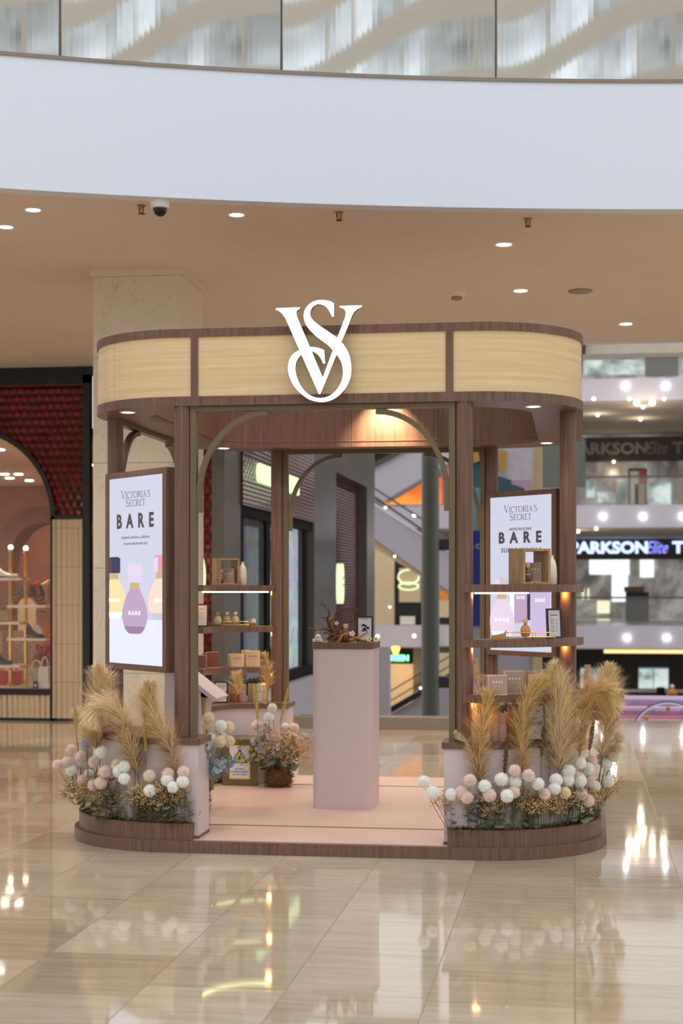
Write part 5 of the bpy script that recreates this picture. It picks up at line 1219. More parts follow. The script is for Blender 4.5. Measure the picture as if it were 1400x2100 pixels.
for k, (u, dr, m) in enumerate(((1014, .02, 'lotion_nude'), (1030, .03, 'lotion_nude'), (1046, .0, 'lotion_orange'), (1062, .03, 'lotion_orange'), (1022, -.05, 'lotion_nude'), (1038, -.06, 'lotion_nude'), (1054, -.06, 'lotion_orange'), (1112, .02, 'lotion_white'), (1124, .0, 'lotion_white'))):
    x, y, a = arc_at(1, -1, u, RX+dr); lotion(('nude' if m == 'lotion_nude' else 'orange' if m == 'lotion_orange' else 'white')+' lotion bottle, black cap, front right low wall, '+('left end', 'second from left in front', 'third from left in front', 'fourth from left in front', 'left in back row', 'middle in back row', 'right in back row', 'right of the price frame', 'farthest right')[k], (x, y, z), m, .052, .155, .2, group='lotion bottles on the front right low wall')
x, y, a = arc_at(1, -1, 1098, RX+.05); t = picture_frame('price_sign', 'black framed price card with large 189 behind the right pampas', (x, y, z), .115, .20, .35, [('BODY CARE', .014, .06), ('2 FOR', .014, .02), ('RM189', .034, -.006), ('*', .03, -.06)])

# ---- shelves at the back left
def b_at(u, r): return arc_at(-1, 1, u, r)
def bl(u, dr=0.0):
    """point on the back-left shelf under photo column u"""
    rr_ = ray(u, 1206); best = None
    for k in range(300):
        a = math.radians(2+88*k/300); x, y = -(A+(RX+dr)*math.cos(a)), (D-RX)+(RX+dr)*math.sin(a); e_ = abs((x-CAM.x)*rr_.y-(y-CAM.y)*rr_.x)
        if best is None or e_ < best[0]: best = (e_, x, y)
    return best[1], best[2]
z = SH[0]
x, y = bl(463, -.02); cube_frame('open oak cube on the top left shelf around a brown bottle', (x, y, z), .160, .195, .13, .62)
x, y = bl(456, -.02); oval_bottle('brown perfume bottle inside the left oak cube', (x, y-.05, z+.0142), .88)
x, y = bl(469, -.02); carton('taupe perfume carton inside the left oak cube', (x, y+.0, z+.0142), .085, .04, .105, rz=.05)
x, y = bl(499, -.0); vase('cream flask vase right of the left oak cube, on the top left shelf', (x+.0, y-.02, z), .172, .029)
z = SH[1]
x, y = bl(468, -.0); tray('brass rail tray with three bottles on the middle left shelf', (x, y, z), .30, .07, .12)
for u, b_, c_2, lab in ((447, 'clear_liquid', 'cap_rose', 'clear perfume bottle with rose cap, left on the middle left tray'), (466, 'nude_liquid', 'cap_cream', 'nude perfume bottle with tan cap, centre of the middle left tray'), (483, 'clear_liquid', 'cap_ivory', 'clear perfume bottle with ivory cap, right on the middle left tray')):
    x, y = bl(u, 0); oval_bottle(lab, (x, y, z+.0105), .82, b_, c_2, None, group='perfume bottles on the middle left tray')
x, y = bl(519, 0); t = thing('tester_tray', 'small cream tester bottle in a brass tray at the middle left shelf end', 'tester', (x, y, z)); MB().box(-.026, .026, -.02, .02, 0, .022).build('base', 'brass_dull', t)
MB().lathe([(.006, .02), (.022, .022), (.018, .045), (.008, .055)], 18, sy=.7).build('bottle', 'porcelain', t, smooth=True); MB().box(-.018, -.004, -.008, .008, .055, .068).build('cap', 'cap_rose', t)
x, y = bl(414, .0); picture_frame('price_sign', 'black framed printed list at the left of the middle left shelf', (x, y-.03, z), .105, .165, .1, [('FRAGRANCE', .010, .045)]+[('Bare eau .... RM', .007, .022-.011*k) for k in range(6)])
z = SH[2]
for u, dr, w, h, m, lab in ((409, -.06, .085, .098, 'carton_brown', 'brown gift box at the far left of the left third shelf'), (436, -.03, .085, .115, 'carton_brown', 'taller brown gift box on the left third shelf'), (424, .05, .06, .105, 'carton_brown', 'small brown box behind the two brown gift boxes'),
                       (487, -.02, .10, .095, 'carton_cream', 'low cream gift box on the left third shelf'), (518, -.02, .105, .115, 'carton_cream', 'taller cream gift box near the right of the left third shelf'), (475, .02, .05, .093, 'carton_cream', 'thin cream box left of the low cream gift box'), (503, .06, .06, .117, 'carton_cream', 'small cream box behind the two cream gift boxes')):
    x, y = bl(u, dr); carton(lab, (x, y, z), w, .075, h, m, rz=.16, txt='brown_trim' if m == 'carton_cream' and w > .08 else None, edge=m == 'carton_brown')
z = HW
for k, (u, dr, m, h, w, sq) in enumerate(((479, -.02, 'lotion_orange', .13, .062, 0), (497, -.03, 'lotion_nude', .13, .056, 1), (488, .06, 'lotion_orange', .13, .05, 0), (513, .0, 'mist_clear', .13, .036, 0), (521, -.03, 'mist_clear', .13, .032, 0), (531, -.02, 'lotion_white', .13, .05, 1), (541, .05, 'lotion_white', .13, .045, 1), (430, .02, 'carton_cream', .12, .05, 1))):
    x, y = bl(u, dr); lotion(('orange round lotion bottle, first right of the price frame, left counter', 'nude square lotion bottle with black caps on the left counter', 'orange lotion bottle in the back row of the left counter', 'slim clear mist bottle on the left counter', 'slimmest clear mist bottle beside the yellow seed spike', 'white square lotion bottle on the left counter', 'white lotion bottle at the right end of the left counter', 'cream bottle left of the price frame on the left counter')[k], (x, y, z), m, w, h, .1, 'ink' if m == 'lotion_white' else ('white_plastic' if k < 2 else None), bool(sq), 'lotion bottles on the back left counter')
x, y = bl(453, -.05); picture_frame('price_sign', 'black framed price card reading 189 on the left counter', (x, y, z), .10, .155, .15, [('BODY CARE', .011, .045), ('MIX & MATCH', .009, .030), ('2 FOR RM189', .021, -.002), ('*', .02, -.05)])
x, y, = bl(470, .0)

# ================================================================== FLOWERS AND GRASSES
plain('bloom_white', L(255, 254, 250), .8, var=.02, vs=40); plain('bloom_pink', L(250, 230, 220), .8, var=.06, vs=40); plain('bloom_cream', L(250, 236, 210), .8, var=.05, vs=40); plain('bloom_lavender', L(206, 206, 226), .8)
plain('stem_green', L(92, 104, 62), .7, var=.3, vs=20); plain('leaf_grey', L(150, 154, 124), .6, var=.25, vs=12); plain('leaf_blue', L(138, 148, 158), .6, var=.25, vs=12); plain('leaf_olive', L(134, 122, 88), .6, var=.3, vs=12)
plain('gyp', L(212, 178, 132), .8, var=.25, vs=60); plain('gyp_stem', L(140, 112, 70), .8); plain('asparagus', L(146, 154, 108), .8, var=.3, vs=30)
plain('pampas_tan', L(238, 212, 172), .9, var=.10, vs=30); plain('pampas_pale', L(250, 226, 190), .9, var=.14, vs=30); plain('pampas_gold', L(234, 206, 152), .9, var=.18, vs=30)
plain('seed_brown', L(118, 84, 58), .9, var=.45, vs=90); plain('seed_yellow', L(206, 184, 104), .8, var=.2, vs=60)
def bloom_mesh(seed, r, mat):
    rnd = random.Random(seed); bm = bmesh.new(); bmesh.ops.create_icosphere(bm, subdivisions=3, radius=r*.76)
    for f in list(bm.faces):
        c = f.calc_center_median(); n = c.normalized()
        w = bm.verts.new(n*r*rnd.uniform(.92, 1.10)+Vector([rnd.uniform(-1, 1)*r*.03 for _ in range(3)])); v = list(f.verts)
        for i in range(3): bm.faces.new([v[i], v[(i+1) % 3], w])
        bm.faces.remove(f)
    bmesh.ops.recalc_face_normals(bm, faces=bm.faces); me = bpy.data.meshes.new('bloom'); bm.to_mesh(me); bm.free(); me.materials.append(M[mat]); return me
BL = {k: [bloom_mesh(s, .0335, m) for s in range(2)] for k, m in (('w', 'bloom_white'), ('p', 'bloom_pink'), ('c', 'bloom_cream'), ('l', 'bloom_lavender'))}
NAMES = {'w': 'white', 'p': 'pale pink', 'c': 'cream', 'l': 'pale lavender'}
def stem_to(mb, foot, head, r=.0016, n=6, bow=.05):
    foot, head = Vector(foot), Vector(head); side = Vector((random.uniform(-1, 1), random.uniform(-1, 1), 0))*bow*(head-foot).length
    pts = [foot.lerp(head, i/n)+side*math.sin(PI*i/n) for i in range(n+1)]; mb.tube(pts, r, 5); return pts
def pompom(pos, foot, c, where, grp, s=1):
    t = thing('pompom_flower', NAMES[c]+' pompom flower '+where, 'flower', pos, 0, grp)
    b = bpy.data.objects.new('bloom', random.choice(BL[c])); COL.objects.link(b); b.parent = t; b.rotation_euler = (random.uniform(0, 6), random.uniform(0, 6), 0); s *= random.uniform(.98, 1.14); b.scale = (s, s, s)
    mb = MB(); stem_to(mb, Vector(foot)-Vector(pos), (0, 0, -.02)); mb.build('stem', 'stem_green', t)
# foot of a stem in the trough under photo column u
def foot_at(sx, u):
    rr_ = ray(u, 1206); best = None
    for k in range(200):
        a = math.radians(-2+96*k/200); r = .636; x, y = sx*(.852+r*math.cos(a)), -(.857+r*math.sin(a)); e_ = abs((x-CAM.x)*rr_.y-(y-CAM.y)*rr_.x)
        e_ += 0 if True else 0
        if best is None or e_ < best[0]-1e-9: best = (e_, x, y)
    a = .0
    if sx < 0 and u > 366 or sx > 0 and u < 945:      # straight end by the opening
        p = P(u, 1206, y=-1.497); return Vector((p.x, p.y, HB+.06))
    return Vector((best[1], best[2], HB+.06))
def dep(p): r = ray(700, 1206); return (Vector((p.x, p.y, 0))-Vector((CAM.x, CAM.y, 0))).dot(Vector((r.x, r.y, 0)))
def px_of(sx, u): return min(max(u, 172), 392) if sx < 0 else min(max(u, 925), 1226)
LF = [(65,800,'p'),(165,690,'p'),(160,790,'p'),(160,835,'w'),(235,740,'p'),(228,775,'w'),(325,782,'p'),(290,870,'w'),(245,915,'p'),(320,945,'p'),(375,930,'p'),(405,850,'p'),(378,710,'w'),(265,645,'l'),(490,800,'c'),(540,815,'w'),(505,845,'w'),(540,900,'w'),(722,880,'p'),(725,985,'w'),(855,865,'p'),(850,910,'w'),(890,960,'w'),(960,920,'w'),(965,850,'p'),(130,780,'p'),(190,800,'p')]
RF = [(88,800,'w'),(142,870,'w'),(257,880,'w'),(375,793,'p'),(325,870,'p'),(357,900,'p'),(572,785,'w'),(467,828,'w'),(498,885,'p'),(655,730,'p'),(740,763,'p'),(657,800,'w'),(607,890,'w'),(650,865,'p'),(800,815,'w'),(842,880,'p'),(912,790,'w'),(903,845,'w'),(968,870,'c'),(993,735,'w'),(988,790,'w'),(1063,685,'w'),(1135,670,'p'),(1110,720,'w'),(1062,795,'w'),(1040,770,'p'),(1120,795,'p'),(1152,830,'w'),(1068,878,'p'),(1110,920,'p'),(1225,690,'w'),(1240,605,'p'),(1270,640,'c'),(1305,580,'c'),(1310,520,'c'),(1240,800,'w'),(1200,660,'c')]
rnd = random.Random(21)
for sx, lst, sc_, ox, oy in ((-1, LF, 3.5, 100, 1340), (1, RF, 3.043, 840, 1340)):
    for i, (a, b, c) in enumerate(lst):
        u, v = ox+a/sc_, oy+b/sc_; f = foot_at(sx, px_of(sx, u)); d_ = dep(f)-.075+rnd.uniform(-.03, .02)
        # lower blooms lean out over the trough rim, higher ones stand further in
        d_ += min(0, (1560-v)*.0004); pos = P(u, v, d=d_)
        side = 'left' if sx < 0 else 'right'
        third = ('outer end' if (u < 190 if sx < 0 else u > 1150) else 'end by the opening' if (u > 300 if sx < 0 else u < 1000) else 'middle')
        pompom(pos, f, c, 'in the front '+side+' trough, '+third+', '+('upper' if v < 1580 else 'lower')+' row', side+' trough pompom flowers')
# --- pampas plumes
def plume(name, lab, pts, d0, width, mat, n=900, seed=1, foot=None, grp=None, hang=.5, dlist=None, oneside=0, thin=1.0):
    """pts: pixel points of the plume spine from its base to its tip"""
    if foot is not None: d0 = dep(foot)+.0
    rnd = random.Random(seed); t = thing(name, lab, 'pampas grass', P(*pts[0], d=d0), 0, grp); org = t.location.copy()
    sp = [P(u, v, d=(dlist[i] if dlist else d0))-org for i, (u, v) in enumerate(pts)]
    # smooth spine
    def cr(s):
        s = min(max(s, 0), .9999)*(len(sp)-1); i = int(s); f = s-i; a, b = sp[max(i-1, 0)], sp[i]; c, e_ = sp[i+1], sp[min(i+2, len(sp)-1)]
        return .5*((2*b)+(c-a)*f+(2*a-5*b+4*c-e_)*f*f+(3*b-3*c-a+e_)*f**3)
    mb = MB(); mb.tube([cr(i/14) for i in range(15)], .003, 6, r2=.001)
    if foot is not None: mb.tube([Vector(foot)-org, (Vector(foot)-org).lerp(sp[0], .5)+Vector((.004, .006, 0)), sp[0]], .003, 6)
    mb.build('stem', 'stem_green', t)
    n = int(n*1.35); ht = MB(); W_ = width*.0027*.68*(d0/8.7)
    cl = None
    for i in range(n):
        if i % 7 == 0: q0 = rnd.random()**.9*.98; cl = (q0, rnd.uniform(0, 2*PI), rnd.uniform(.6, 1.2)*(.75+.25*min(1, q0*3)), rnd.uniform(.4, 1.15)*(1.35-.4*min(1, q0*2.5)), rnd.uniform(.75, 1.12))
        s = min(.985, max(0, cl[0]+rnd.uniform(-.02, .02))); b = cr(s); tan = (cr(s+.03)-cr(s-.03)).normalized()
        a = cl[1]+rnd.gauss(0, .42); u_ = tan.cross(Vector((.3, .9, .2))).normalized(); w_ = tan.cross(u_); rad = u_*math.cos(a)+w_*math.sin(a)
        if oneside: rad = (rad+Vector((oneside, 0, 0))*.8).normalized()
        prof = (.35+.65*math.sin(PI*min(1, s*.85+.18)))*(1 if s < .8 else 1-(s-.8)*2.6)
        ln = W_*(1.25+rnd.random()*1.0)*prof*cl[4]+.01
        dr = (tan*cl[2]*rnd.uniform(.85, 1.15)+rad*cl[3]*rnd.uniform(.85, 1.15)).normalized(); g = Vector((0, 0, -1))*hang*rnd.uniform(.5, 1.3)
        q = [b]; st = ln/4
        for k in range(4): q.append(q[-1]+(dr+g*(k/4)*.9).normalized()*st+Vector([rnd.uniform(-1, 1)*.0025 for _ in range(3)]))
        # flat blades facing roughly any way
        sd = tan.cross(dr); sd = (sd.normalized() if sd.length > .01 else u_)*rnd.uniform(.0010, .0019)*thin
        for k in range(4):
            f0, f1 = 1-.16*k, 1-.16*(k+1)
            ht.face([q[k]-sd*f0, q[k]+sd*f0, q[k+1]+sd*f1, q[k+1]-sd*f1])
            if k and rnd.random() < .8:
                e_ = (q[k+1]-q[k]).cross(sd).normalized()*rnd.choice((-1, 1))*ln*.10+(q[k+1]-q[k])*1.1
                ht.face([q[k]-sd*.4, q[k]+sd*.4, q[k]+e_])
    ht.build('plume', mat, t, recalc=False)
    return t
def PL(sc_, ox, oy, pts): return [(ox+a/sc_, oy+b/sc_) for a, b in pts]
def lf(u): return foot_at(-1, u)
def rf(u): return foot_at(1, u)
GP = 'pampas plumes in the front troughs'
plume('pampas_plume', 'tall upright pampas plume before the left poster, leftmost and highest', PL(3.5, 100, 1340, [(345, 690), (335, 560), (345, 400), (375, 240), (350, 95)]), 8.98, 50, 'pampas_tan', 1500, 1, lf(190), GP, .35)
plume('pampas_plume', 'broad drooping pampas plume arching left below the poster', PL(3.5, 100, 1340, [(620, 800), (585, 640), (540, 500), (470, 410), (390, 380), (345, 430), (330, 520)]), 8.85, 46, 'pampas_pale', 1700, 2, lf(270), GP, .75)
plume('pampas_plume', 'tall leaning pampas plume right of the left poster', PL(3.5, 100, 1340, [(915, 870), (880, 700), (820, 560), (740, 420), (715, 310), (725, 215)]), 8.68, 48, 'pampas_tan', 1700, 3, lf(350), GP, .6)
plume('pampas_plume', 'short brown pampas plume between the two big left plumes', PL(3.5, 100, 1340, [(640, 860), (610, 740), (580, 640), (545, 550)]), 8.72, 40, 'pampas_tan', 800, 4, lf(285), GP, .4)
plume('pampas_plume', 'thin pale pampas plume at the outer left end', PL(3.5, 100, 1340, [(370, 650), (300, 560), (260, 470), (215, 420)]), 9.05, 30, 'pampas_pale', 500, 5, lf(185), GP, .3)
plume('pampas_plume', 'upright pampas plume nearest the opening in the right trough', PL(3.043, 840, 1340, [(435, 800), (430, 640), (445, 480), (480, 340), (488, 255)]), 8.62, 46, 'pampas_gold', 1300, 6, rf(985), GP, .25)
plume('pampas_plume', 'loose wisp of pampas bending toward the opening, right trough', PL(3.043, 840, 1340, [(430, 780), (395, 640), (350, 560), (285, 490)]), 8.58, 16, 'pampas_pale', 260, 7, rf(975), GP, .3)
plume('pampas_plume', 'golden pampas plume second from the opening, right trough', PL(3.043, 840, 1340, [(705, 750), (700, 600), (700, 450), (730, 320), (780, 210), (815, 155)]), 8.70, 44, 'pampas_gold', 1400, 8, rf(1070), GP, .25)
plume('pampas_plume', 'largest pale pampas plume in the middle of the right trough', PL(3.043, 840, 1340, [(935, 740), (930, 600), (930, 430), (925, 260), (900, 70)]), 8.78, 62, 'pampas_pale', 2000, 9, rf(1150), GP, .3, oneside=.25)
plume('pampas_plume', 'arching golden pampas plume at the outer right end', PL(3.043, 840, 1340, [(1060, 620), (1070, 470), (1090, 340), (1140, 240), (1200, 225), (1250, 290), (1270, 380)]), 9.0, 44, 'pampas_gold', 1500, 10, rf(1190), GP, .8)
plume('pampas_plume', 'upright pale pampas plume at the outer right edge', PL(3.043, 840, 1340, [(1200, 640), (1225, 500), (1235, 340), (1230, 200), (1245, 75)]), 9.1, 46, 'pampas_pale', 1300, 11, rf(1215), GP, .25, oneside=.2)
plume('pampas_plume', 'thin grey pampas tip behind the arching right plume', PL(3.043, 840, 1340, [(1090, 480), (1095, 330), (1097, 200), (1107, 85)]), 9.3, 22, 'pampas_tan', 450, 12, None, GP, .2)
plume('pampas_plume', 'pampas plume standing on the back left shelf by the column', [(548, 1446), (548, 1400), (548, 1370), (541, 1340)], 10.85, 20, 'pampas_gold', 500, 13, None, None, .5, oneside=-.5)
plume('pampas_plume', 'small golden pampas tuft above the orange lotion bottles', [(488, 1425), (487, 1405), (486, 1385)], 10.95, 22, 'pampas_gold', 300, 14, None, None, .1)
plume('pampas_plume', 'pampas plume visible beside the right column between the shelves', [(978, 1445), (980, 1410), (976, 1380), (971, 1350)], 10.6, 14, 'pampas_gold', 300, 15, None, None, .2)
plume('pampas_plume', 'pampas plume behind the leftmost column above the counter', [(345, 1448), (346, 1420), (351, 1402), (349, 1385)], 10.2, 16, 'pampas_tan', 300, 16, None, None, .2)
# --- seed heads, green-yellow spikes
def spike(lab, pts, d0, r, mat, foot, seed, name='seed_spike'):
    t = thing(name, lab, 'grass spike', P(*pts[0], d=d0), 0, 'seed heads and grass spikes'); org = t.location.copy(); sp = [P(u, v, d=d0)-org for u, v in pts]; rnd = random.Random(seed)
    mb = MB(); mb.tube([Vector(foot)-org]+sp[:1], .002, 5); mb.build('stem', 'stem_green', t); mb = MB(); m = 16
    q = [sp[0].lerp(sp[-1], i/m)+((sp[len(sp)//2]-sp[0].lerp(sp[-1], .5))*math.sin(PI*i/m) if len(sp) > 2 else Vector()) for i in range(m+1)]
    for i in range(m):
        rr_ = r*(.35+.75*math.sin(PI*(.12+.8*i/m)))
        for k in range(14):
            a = rnd.uniform(0, 6.28); p = q[i].lerp(q[i+1], rnd.random())+Vector((math.cos(a), math.sin(a), 0))*rr_*rnd.uniform(.5, 1)
            if mat == 'seed_brown': mb.lathe([(.0005, -.004), (.0034, 0), (.0005, .004)], 5, p)
            else:
                e_ = p+Vector((math.cos(a)*rr_*.35, math.sin(a)*rr_*.35, .02)); s = Vector((-math.sin(a), math.cos(a), 0))*.0018; mb.face([p-s, p+s, e_])
    mb.tube(q, r*.55, 7, r2=r*.25); mb.build('seed_head', mat, t, recalc=False)
for k, (sc_, ox, oy, pts, r, m, sx, lab) in enumerate((
    (3.5, 100, 1340, [(195, 560), (190, 400)], .012, 'seed_yellow', -1, 'pale yellow grass spike at the outer left, lowest'), (3.5, 100, 1340, [(280, 490), (268, 345)], .012, 'seed_yellow', -1, 'pale yellow grass spike left of the arching left plume'),
    (3.5, 100, 1340, [(695, 700), (688, 420)], .014, 'seed_yellow', -1, 'pale yellow grass spike in the middle of the left trough'), (3.5, 100, 1340, [(370, 600), (365, 500)], .010, 'seed_yellow', -1, 'short pale green spike behind the white pompom, left trough'),
    (3.043, 840, 1340, [(590, 745), (605, 535)], .012, 'seed_brown', 1, 'brown seed head between the first two right plumes'), (3.043, 840, 1340, [(820, 640), (835, 455)], .011, 'seed_brown', 1, 'brown seed head left of the largest right plume'),
    (3.043, 840, 1340, [(1120, 600), (1145, 420)], .012, 'seed_brown', 1, 'brown seed head under the arching right plume'), (3.043, 840, 1340, [(1060, 640), (1105, 450)], .012, 'seed_yellow', 1, 'yellow grass spike right of the largest right plume'),
    (3.043, 840, 1340, [(870, 500), (875, 395)], .012, 'seed_yellow', 1, 'bright yellow grass spike behind the largest right plume'), (3.043, 840, 1340, [(1250, 520), (1285, 370)], .013, 'seed_yellow', 1, 'yellow grass spike at the outer right edge'))):
    q = PL(sc_, ox, oy, pts); f = foot_at(sx, px_of(sx, q[0][0])); spike(lab, q, dep(f)+.0, r, m, f, k)
# --- sprigs: eucalyptus, baby's breath, feathery green
def euc_mesh(seed, mat, h=.26, n=13, ls=.026):
    rnd = random.Random(seed); st, lv = MB(), MB(); pts = [Vector((0, 0, 0))]; d_ = Vector((rnd.uniform(-.3, .3), rnd.uniform(-.3, .3), 1)).normalized()
    for i in range(8): d_ = (d_+Vector((rnd.uniform(-.2, .2), rnd.uniform(-.2, .2), -.02))).normalized(); pts.append(pts[-1]+d_*h/8)
    st.tube(pts, .0018, 5, r2=.001)
    for i in range(n):
        s = .2+.8*i/n; k = min(int(s*8), 7); b = pts[k].lerp(pts[k+1], s*8-k); a = i*2.4+rnd.uniform(-.5, .5); out = Vector((math.cos(a), math.sin(a), rnd.uniform(-.1, .5))).normalized(); side = out.cross(Vector((rnd.uniform(-.4, .4), rnd.uniform(-.4, .4), 1))).normalized(); r = ls*rnd.uniform(.75, 1.15)*(1.15-.4*s); c = b+out*(r*1.25)
        up = side.cross(out)*.15
        lv.face([c+out*r*math.cos(q)+side*r*.86*math.sin(q)+up*r*math.cos(q)**2 for q in [2*PI*j/10 for j in range(10)]])
    return st, lv
PROTO = {}
def proto(kind, seed):
    if kind in ('grey', 'blue', 'olive'):
        st, lv = euc_mesh(seed, 'leaf_'+kind, rnd.uniform(.20, .30)); return [('stem', st, 'stem_green'), ('leaves', lv, 'leaf_'+kind)]
    r2 = random.Random(seed)
    if kind == 'gyp':
        st, bl_ = MB(), MB(); h = r2.uniform(.2, .26)
        for i in range(16):
            a = r2.uniform(0, 6.28); q = Vector((math.cos(a), math.sin(a), 0))*r2.uniform(.015, .075); m = Vector((0, 0, h*r2.uniform(.4, .8))); e_ = q+Vector((0, 0, h*r2.uniform(.75, 1.1))); st.tube([m*.1, m, e_], .0007, 4)
            for k in range(9):
                p = e_+Vector([r2.gauss(0, .011) for _ in range(3)]); bl_.sphere(p, r2.uniform(.0022, .0042), 4)
        return [('stems', st, 'gyp_stem'), ('tiny_blossoms', bl_, 'gyp')]
    st = MB(); h = r2.uniform(.16, .24); pts = [Vector((0, 0, 0)), Vector((r2.uniform(-.02, .02), r2.uniform(-.02, .02), h*.5)), Vector((r2.uniform(-.05, .05), r2.uniform(-.04, .04), h))]; st.tube(pts, .0012, 4)
    fr = MB()
    for i in range(70):
        s = r2.uniform(.25, 1); b = pts[0].lerp(pts[1], s*2) if s < .5 else pts[1].lerp(pts[2], s*2-1); a = r2.uniform(0, 6.28); l_ = r2.uniform(.02, .05)*(1.3-s*.6); e_ = b+Vector((math.cos(a)*l_, math.sin(a)*l_, l_*.7)); w = Vector((-math.sin(a), math.cos(a), 0))*.0007
        fr.face([b-w, b+w, e_+w, e_-w])
        for k in range(4):
            p = b.lerp(e_, .3+.2*k); g = Vector([r2.uniform(-1, 1)*.010 for _ in range(3)])+Vector((0, 0, .004)); fr.face([p-w, p+w, p+g])
    return [('stem', st, 'asparagus'), ('fronds', fr, 'asparagus')]
KN = {'grey': ('eucalyptus_sprig', 'grey green round leaved eucalyptus sprig', 'sprig'), 'blue': ('eucalyptus_sprig', 'blue grey eucalyptus sprig', 'sprig'), 'olive': ('eucalyptus_sprig', 'dark olive leaved sprig', 'sprig'), 'gyp': ('dried_gypsophila', "dried tan baby's breath sprig", 'sprig'), 'fern': ('feathery_greenery', 'feathery green foliage sprig', 'sprig')}
def sprig(kind, pos, rot, sc_, where, grp):
    key = (kind, rnd.randrange(3))
    if key not in PROTO:
        t = thing(KN[kind][0], KN[kind][1]+' '+where, KN[kind][2], pos, 0, grp)
        for nm, mb, mt in proto(kind, hash_(key)): mb.build(nm, mt, t, recalc=(nm != 'leaves' and nm != 'fronds'))
        PROTO[key] = t
    else: t = dup(PROTO[key], pos, 0, KN[kind][1]+' '+where, grp)
    t['label'] = KN[kind][1]+' '+where; t.location = pos; t.rotation_euler = rot; t.scale = (sc_,)*3
def hash_(k): return {'grey': 10, 'blue': 20, 'olive': 30, 'gyp': 40, 'fern': 50}[k[0]]+k[1]
for sx, side, ur in ((-1, 'left', (172, 392)), (1, 'right', (925, 1226))):
    for i in range(78):
        u = rnd.uniform(*ur); f = foot_at(sx, u)+Vector((rnd.uniform(-.02, .02), rnd.uniform(-.01, .05), 0)); kind = rnd.choice(('grey', 'gyp', 'gyp', 'fern', 'fern', 'gyp', 'blue' if sx > 0 else 'olive', 'gyp'))
        out = Vector((sx*.3 if abs(f.x) > 1 else 0, -1 if f.y < -1 else -.3, 0)); lean = rnd.uniform(-.12, .42)
        third = ('outer end' if (u < 230 if sx < 0 else u > 1130) else 'end by the opening' if (u > 320 if sx < 0 else u < 1010) else 'middle')
        sprig(kind, f, (lean*.8, sx*lean*.5+rnd.uniform(-.15, .15), rnd.uniform(-.5, .5)), rnd.uniform(.7, 1.1), 'in the front '+side+' trough, '+third, side+' trough sprigs, '+KN[kind][1])
for u, v, k in ((118, 1620, 'gyp'), (1262, 1590, 'gyp'), (905, 1640, 'gyp'), (1240, 1610, 'olive'), (160, 1600, 'olive')):
    sx = -1 if u < 700 else 1; f = foot_at(sx, px_of(sx, u)); d_ = (P(u, v, d=dep(f))-f); sprig(k, f, (0, math.atan2(d_.x, max(d_.z, .05)), 0), max(.7, min(1.5, d_.length/.24)), 'leaning out past the '+('outer left end' if u < 200 else 'outer right end' if u > 1200 else 'inner end')+' of the trough, '+k, None)
# --- two potted bunches inside the kiosk
def bunch(name, lab, u0, u1, vbase, d0, blooms, sc_, ox, oy, hgt, seed, kinds, side, lean_=1):
    base = P((u0+u1)/2, vbase, d=d0); base.z = HB+.004; r = abs(P(u1, vbase, d=d0).x-P(u0, vbase, d=d0).x)/2
    t = thing(name, lab, 'flower pot', base); r3 = random.Random(seed)
    MB().lathe([(r*.72, 0), (r*.95, .03), (r, .08), (r*.8, .13)], 18).build('fibre_pot', 'coir', t, smooth=True)
    mb = MB()
    for _ in range(700):
        a = r3.uniform(0, 6.28); z_ = r3.uniform(0, .13); q = r*(.85+.15*math.sin(z_/.13*PI)); p = Vector((q*math.cos(a), q*math.sin(a), z_)); e_ = p+Vector((r3.uniform(-.03, .03), r3.uniform(-.03, .03), r3.uniform(-.02, .03)))+Vector((math.cos(a), math.sin(a), 0))*.008; s = Vector((-math.sin(a), math.cos(a), 1))*.0018
        mb.face([p-s, p+s, e_])
    mb.build('loose_fibre', 'coir', t, recalc=False)
    top = base+Vector((0, 0, .11))
    for a, b, c in blooms:
        pos = P(ox+a/sc_, oy+b/sc_, d=d0+r3.uniform(-.06, .06)); pompom(pos, top+Vector((r3.uniform(-.03, .03), r3.uniform(-.03, .03), 0)), c, 'in the '+side, side+' blooms', 1.0)
    for k in kinds:
        f = top+Vector((r3.uniform(-r*.6, r*.6), r3.uniform(-.05, .05), -.02)); sprig(k, f, (r3.uniform(-.1, .7)*lean_, r3.uniform(-.8, .8)*lean_, r3.uniform(-.6, .6)), r3.uniform(.9, 1.35)*(.6+.4*lean_), 'in the '+side, side+' sprigs, '+KN[k][1])
bunch('fibre_pot', 'shaggy coconut fibre pot beside the electrical box, at the back column', 543, 598, 1606, 10.95, [(668,1320,'w'),(640,1390,'w'),(547,1455,'p'),(593,1550,'p'),(600,1465,'c'),(765,1470,'w'),(835,1475,'p'),(695,1560,'p'),(770,1570,'w'),(805,1585,'w'),(825,1550,'c'),(640,1480,'c')], 3.75, 380, 1100, .3, 5,
      ['blue']*4+['gyp']*11+['olive']*5+['fern']*2+['grey']*3, 'back bunch beside the electrical box')
bunch('fibre_pot', 'shaggy coconut fibre pot behind the front left low wall', 396, 424, 1655, 9.15, [(178,1395,'c'),(270,1460,'w'),(330,1465,'c'),(215,1500,'c'),(195,1560,'w'),(280,1545,'w'),(335,1575,'c'),(265,1580,'c'),(145,1685,'w'),(150,1815,'w'),(130,1590,'c'),(160,1450,'c')], 3.75, 380, 1100, .3, 6,
      ['blue']*9+['gyp']*12+['fern']*2, 'bunch behind the front left low wall', .35)
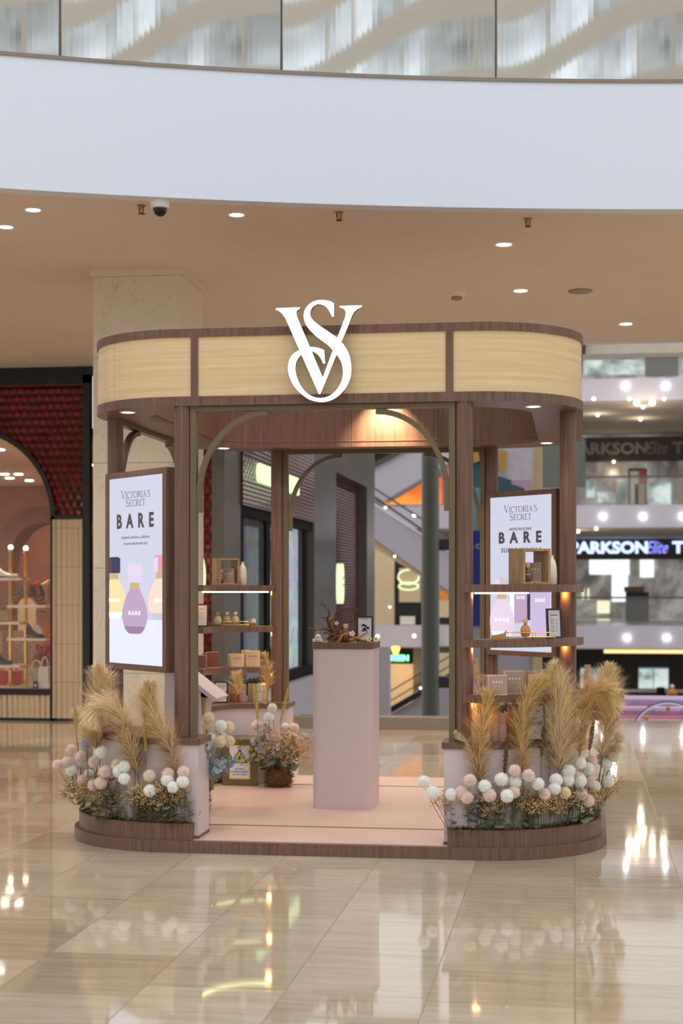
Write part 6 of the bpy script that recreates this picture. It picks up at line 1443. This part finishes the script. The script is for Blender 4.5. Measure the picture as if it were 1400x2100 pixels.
for k in range(8):
    p = P(412+k*3, 1626-(k % 3)*10, d=9.12); sprig('gyp', p, (.15, .06*(k-4), k), .72, 'behind the front left low wall', 'front left bunch gypsophila by the warning sign')
for k in range(9):
    p = P(418+k*3, 1600-k*3, d=8.98); sprig('blue', p, (1.0+.12*(k % 4), .5-.12*k, k), .8, 'hanging from the bunch behind the front left low wall', 'hanging blue sprigs, front left bunch')
for k, (u0, v0, u1, v1, d_, lab) in enumerate(((528, 1475, 524, 1415, 10.75, 'yellow grass spike left in the back bunch'), (576, 1480, 590, 1415, 10.9, 'yellow grass spike right in the back bunch'), (418, 1470, 418, 1432, 9.7, 'cream grass spike under the sloped stand'))):
    spike(lab, [(u0, v0), (u1, v1)], d_, .014, 'seed_yellow', P(u0, v0+60, d=d_), 40+k)
plume('pampas_plume', 'cream plume hanging beside the front left low wall, inside', [(414, 1540), (418, 1515), (424, 1488)], 9.4, 16, 'pampas_pale', 260, 31, None, None, .2)

# every bloom and sprig is told apart by its order from the left
ORD = 'first second third fourth fifth sixth seventh eighth ninth tenth eleventh twelfth thirteenth fourteenth fifteenth sixteenth seventeenth eighteenth nineteenth twentieth'.split()
def order_word(i): return ORD[i] if i < 20 else ('twenty-' + ORD[i-20]) if i < 29 else ('thirtieth' if i == 29 else 'thirty-'+ORD[i-30]) if i < 39 else 'fortieth' if i == 39 else 'forty-'+ORD[i-40]
bpy.context.view_layer.update()
byk = {}
for o in sc.objects:
    if o.parent is None and o.name.split('.')[0] in ('pompom_flower', 'eucalyptus_sprig', 'dried_gypsophila', 'feathery_greenery'):
        lab = o['label']; place = lab[lab.index(' in the ')+1:] if ' in the ' in lab else None
        for w in ('front left trough', 'front right trough', 'back bunch beside the electrical box', 'bunch behind the front left low wall'):
            if place and w in place: byk.setdefault((lab[:lab.index(' in the ')], w), []).append(o)
for (what, where_), lst in byk.items():
    def key(o):
        q = o.location-CAM; c, s = math.cos(YAW), math.sin(YAW); return (c*q.x+s*q.y)/(-s*q.x+c*q.y)
    for i, o in enumerate(sorted(lst, key=key)):
        o['label'] = what+', '+order_word(i)+' from left in '+where_
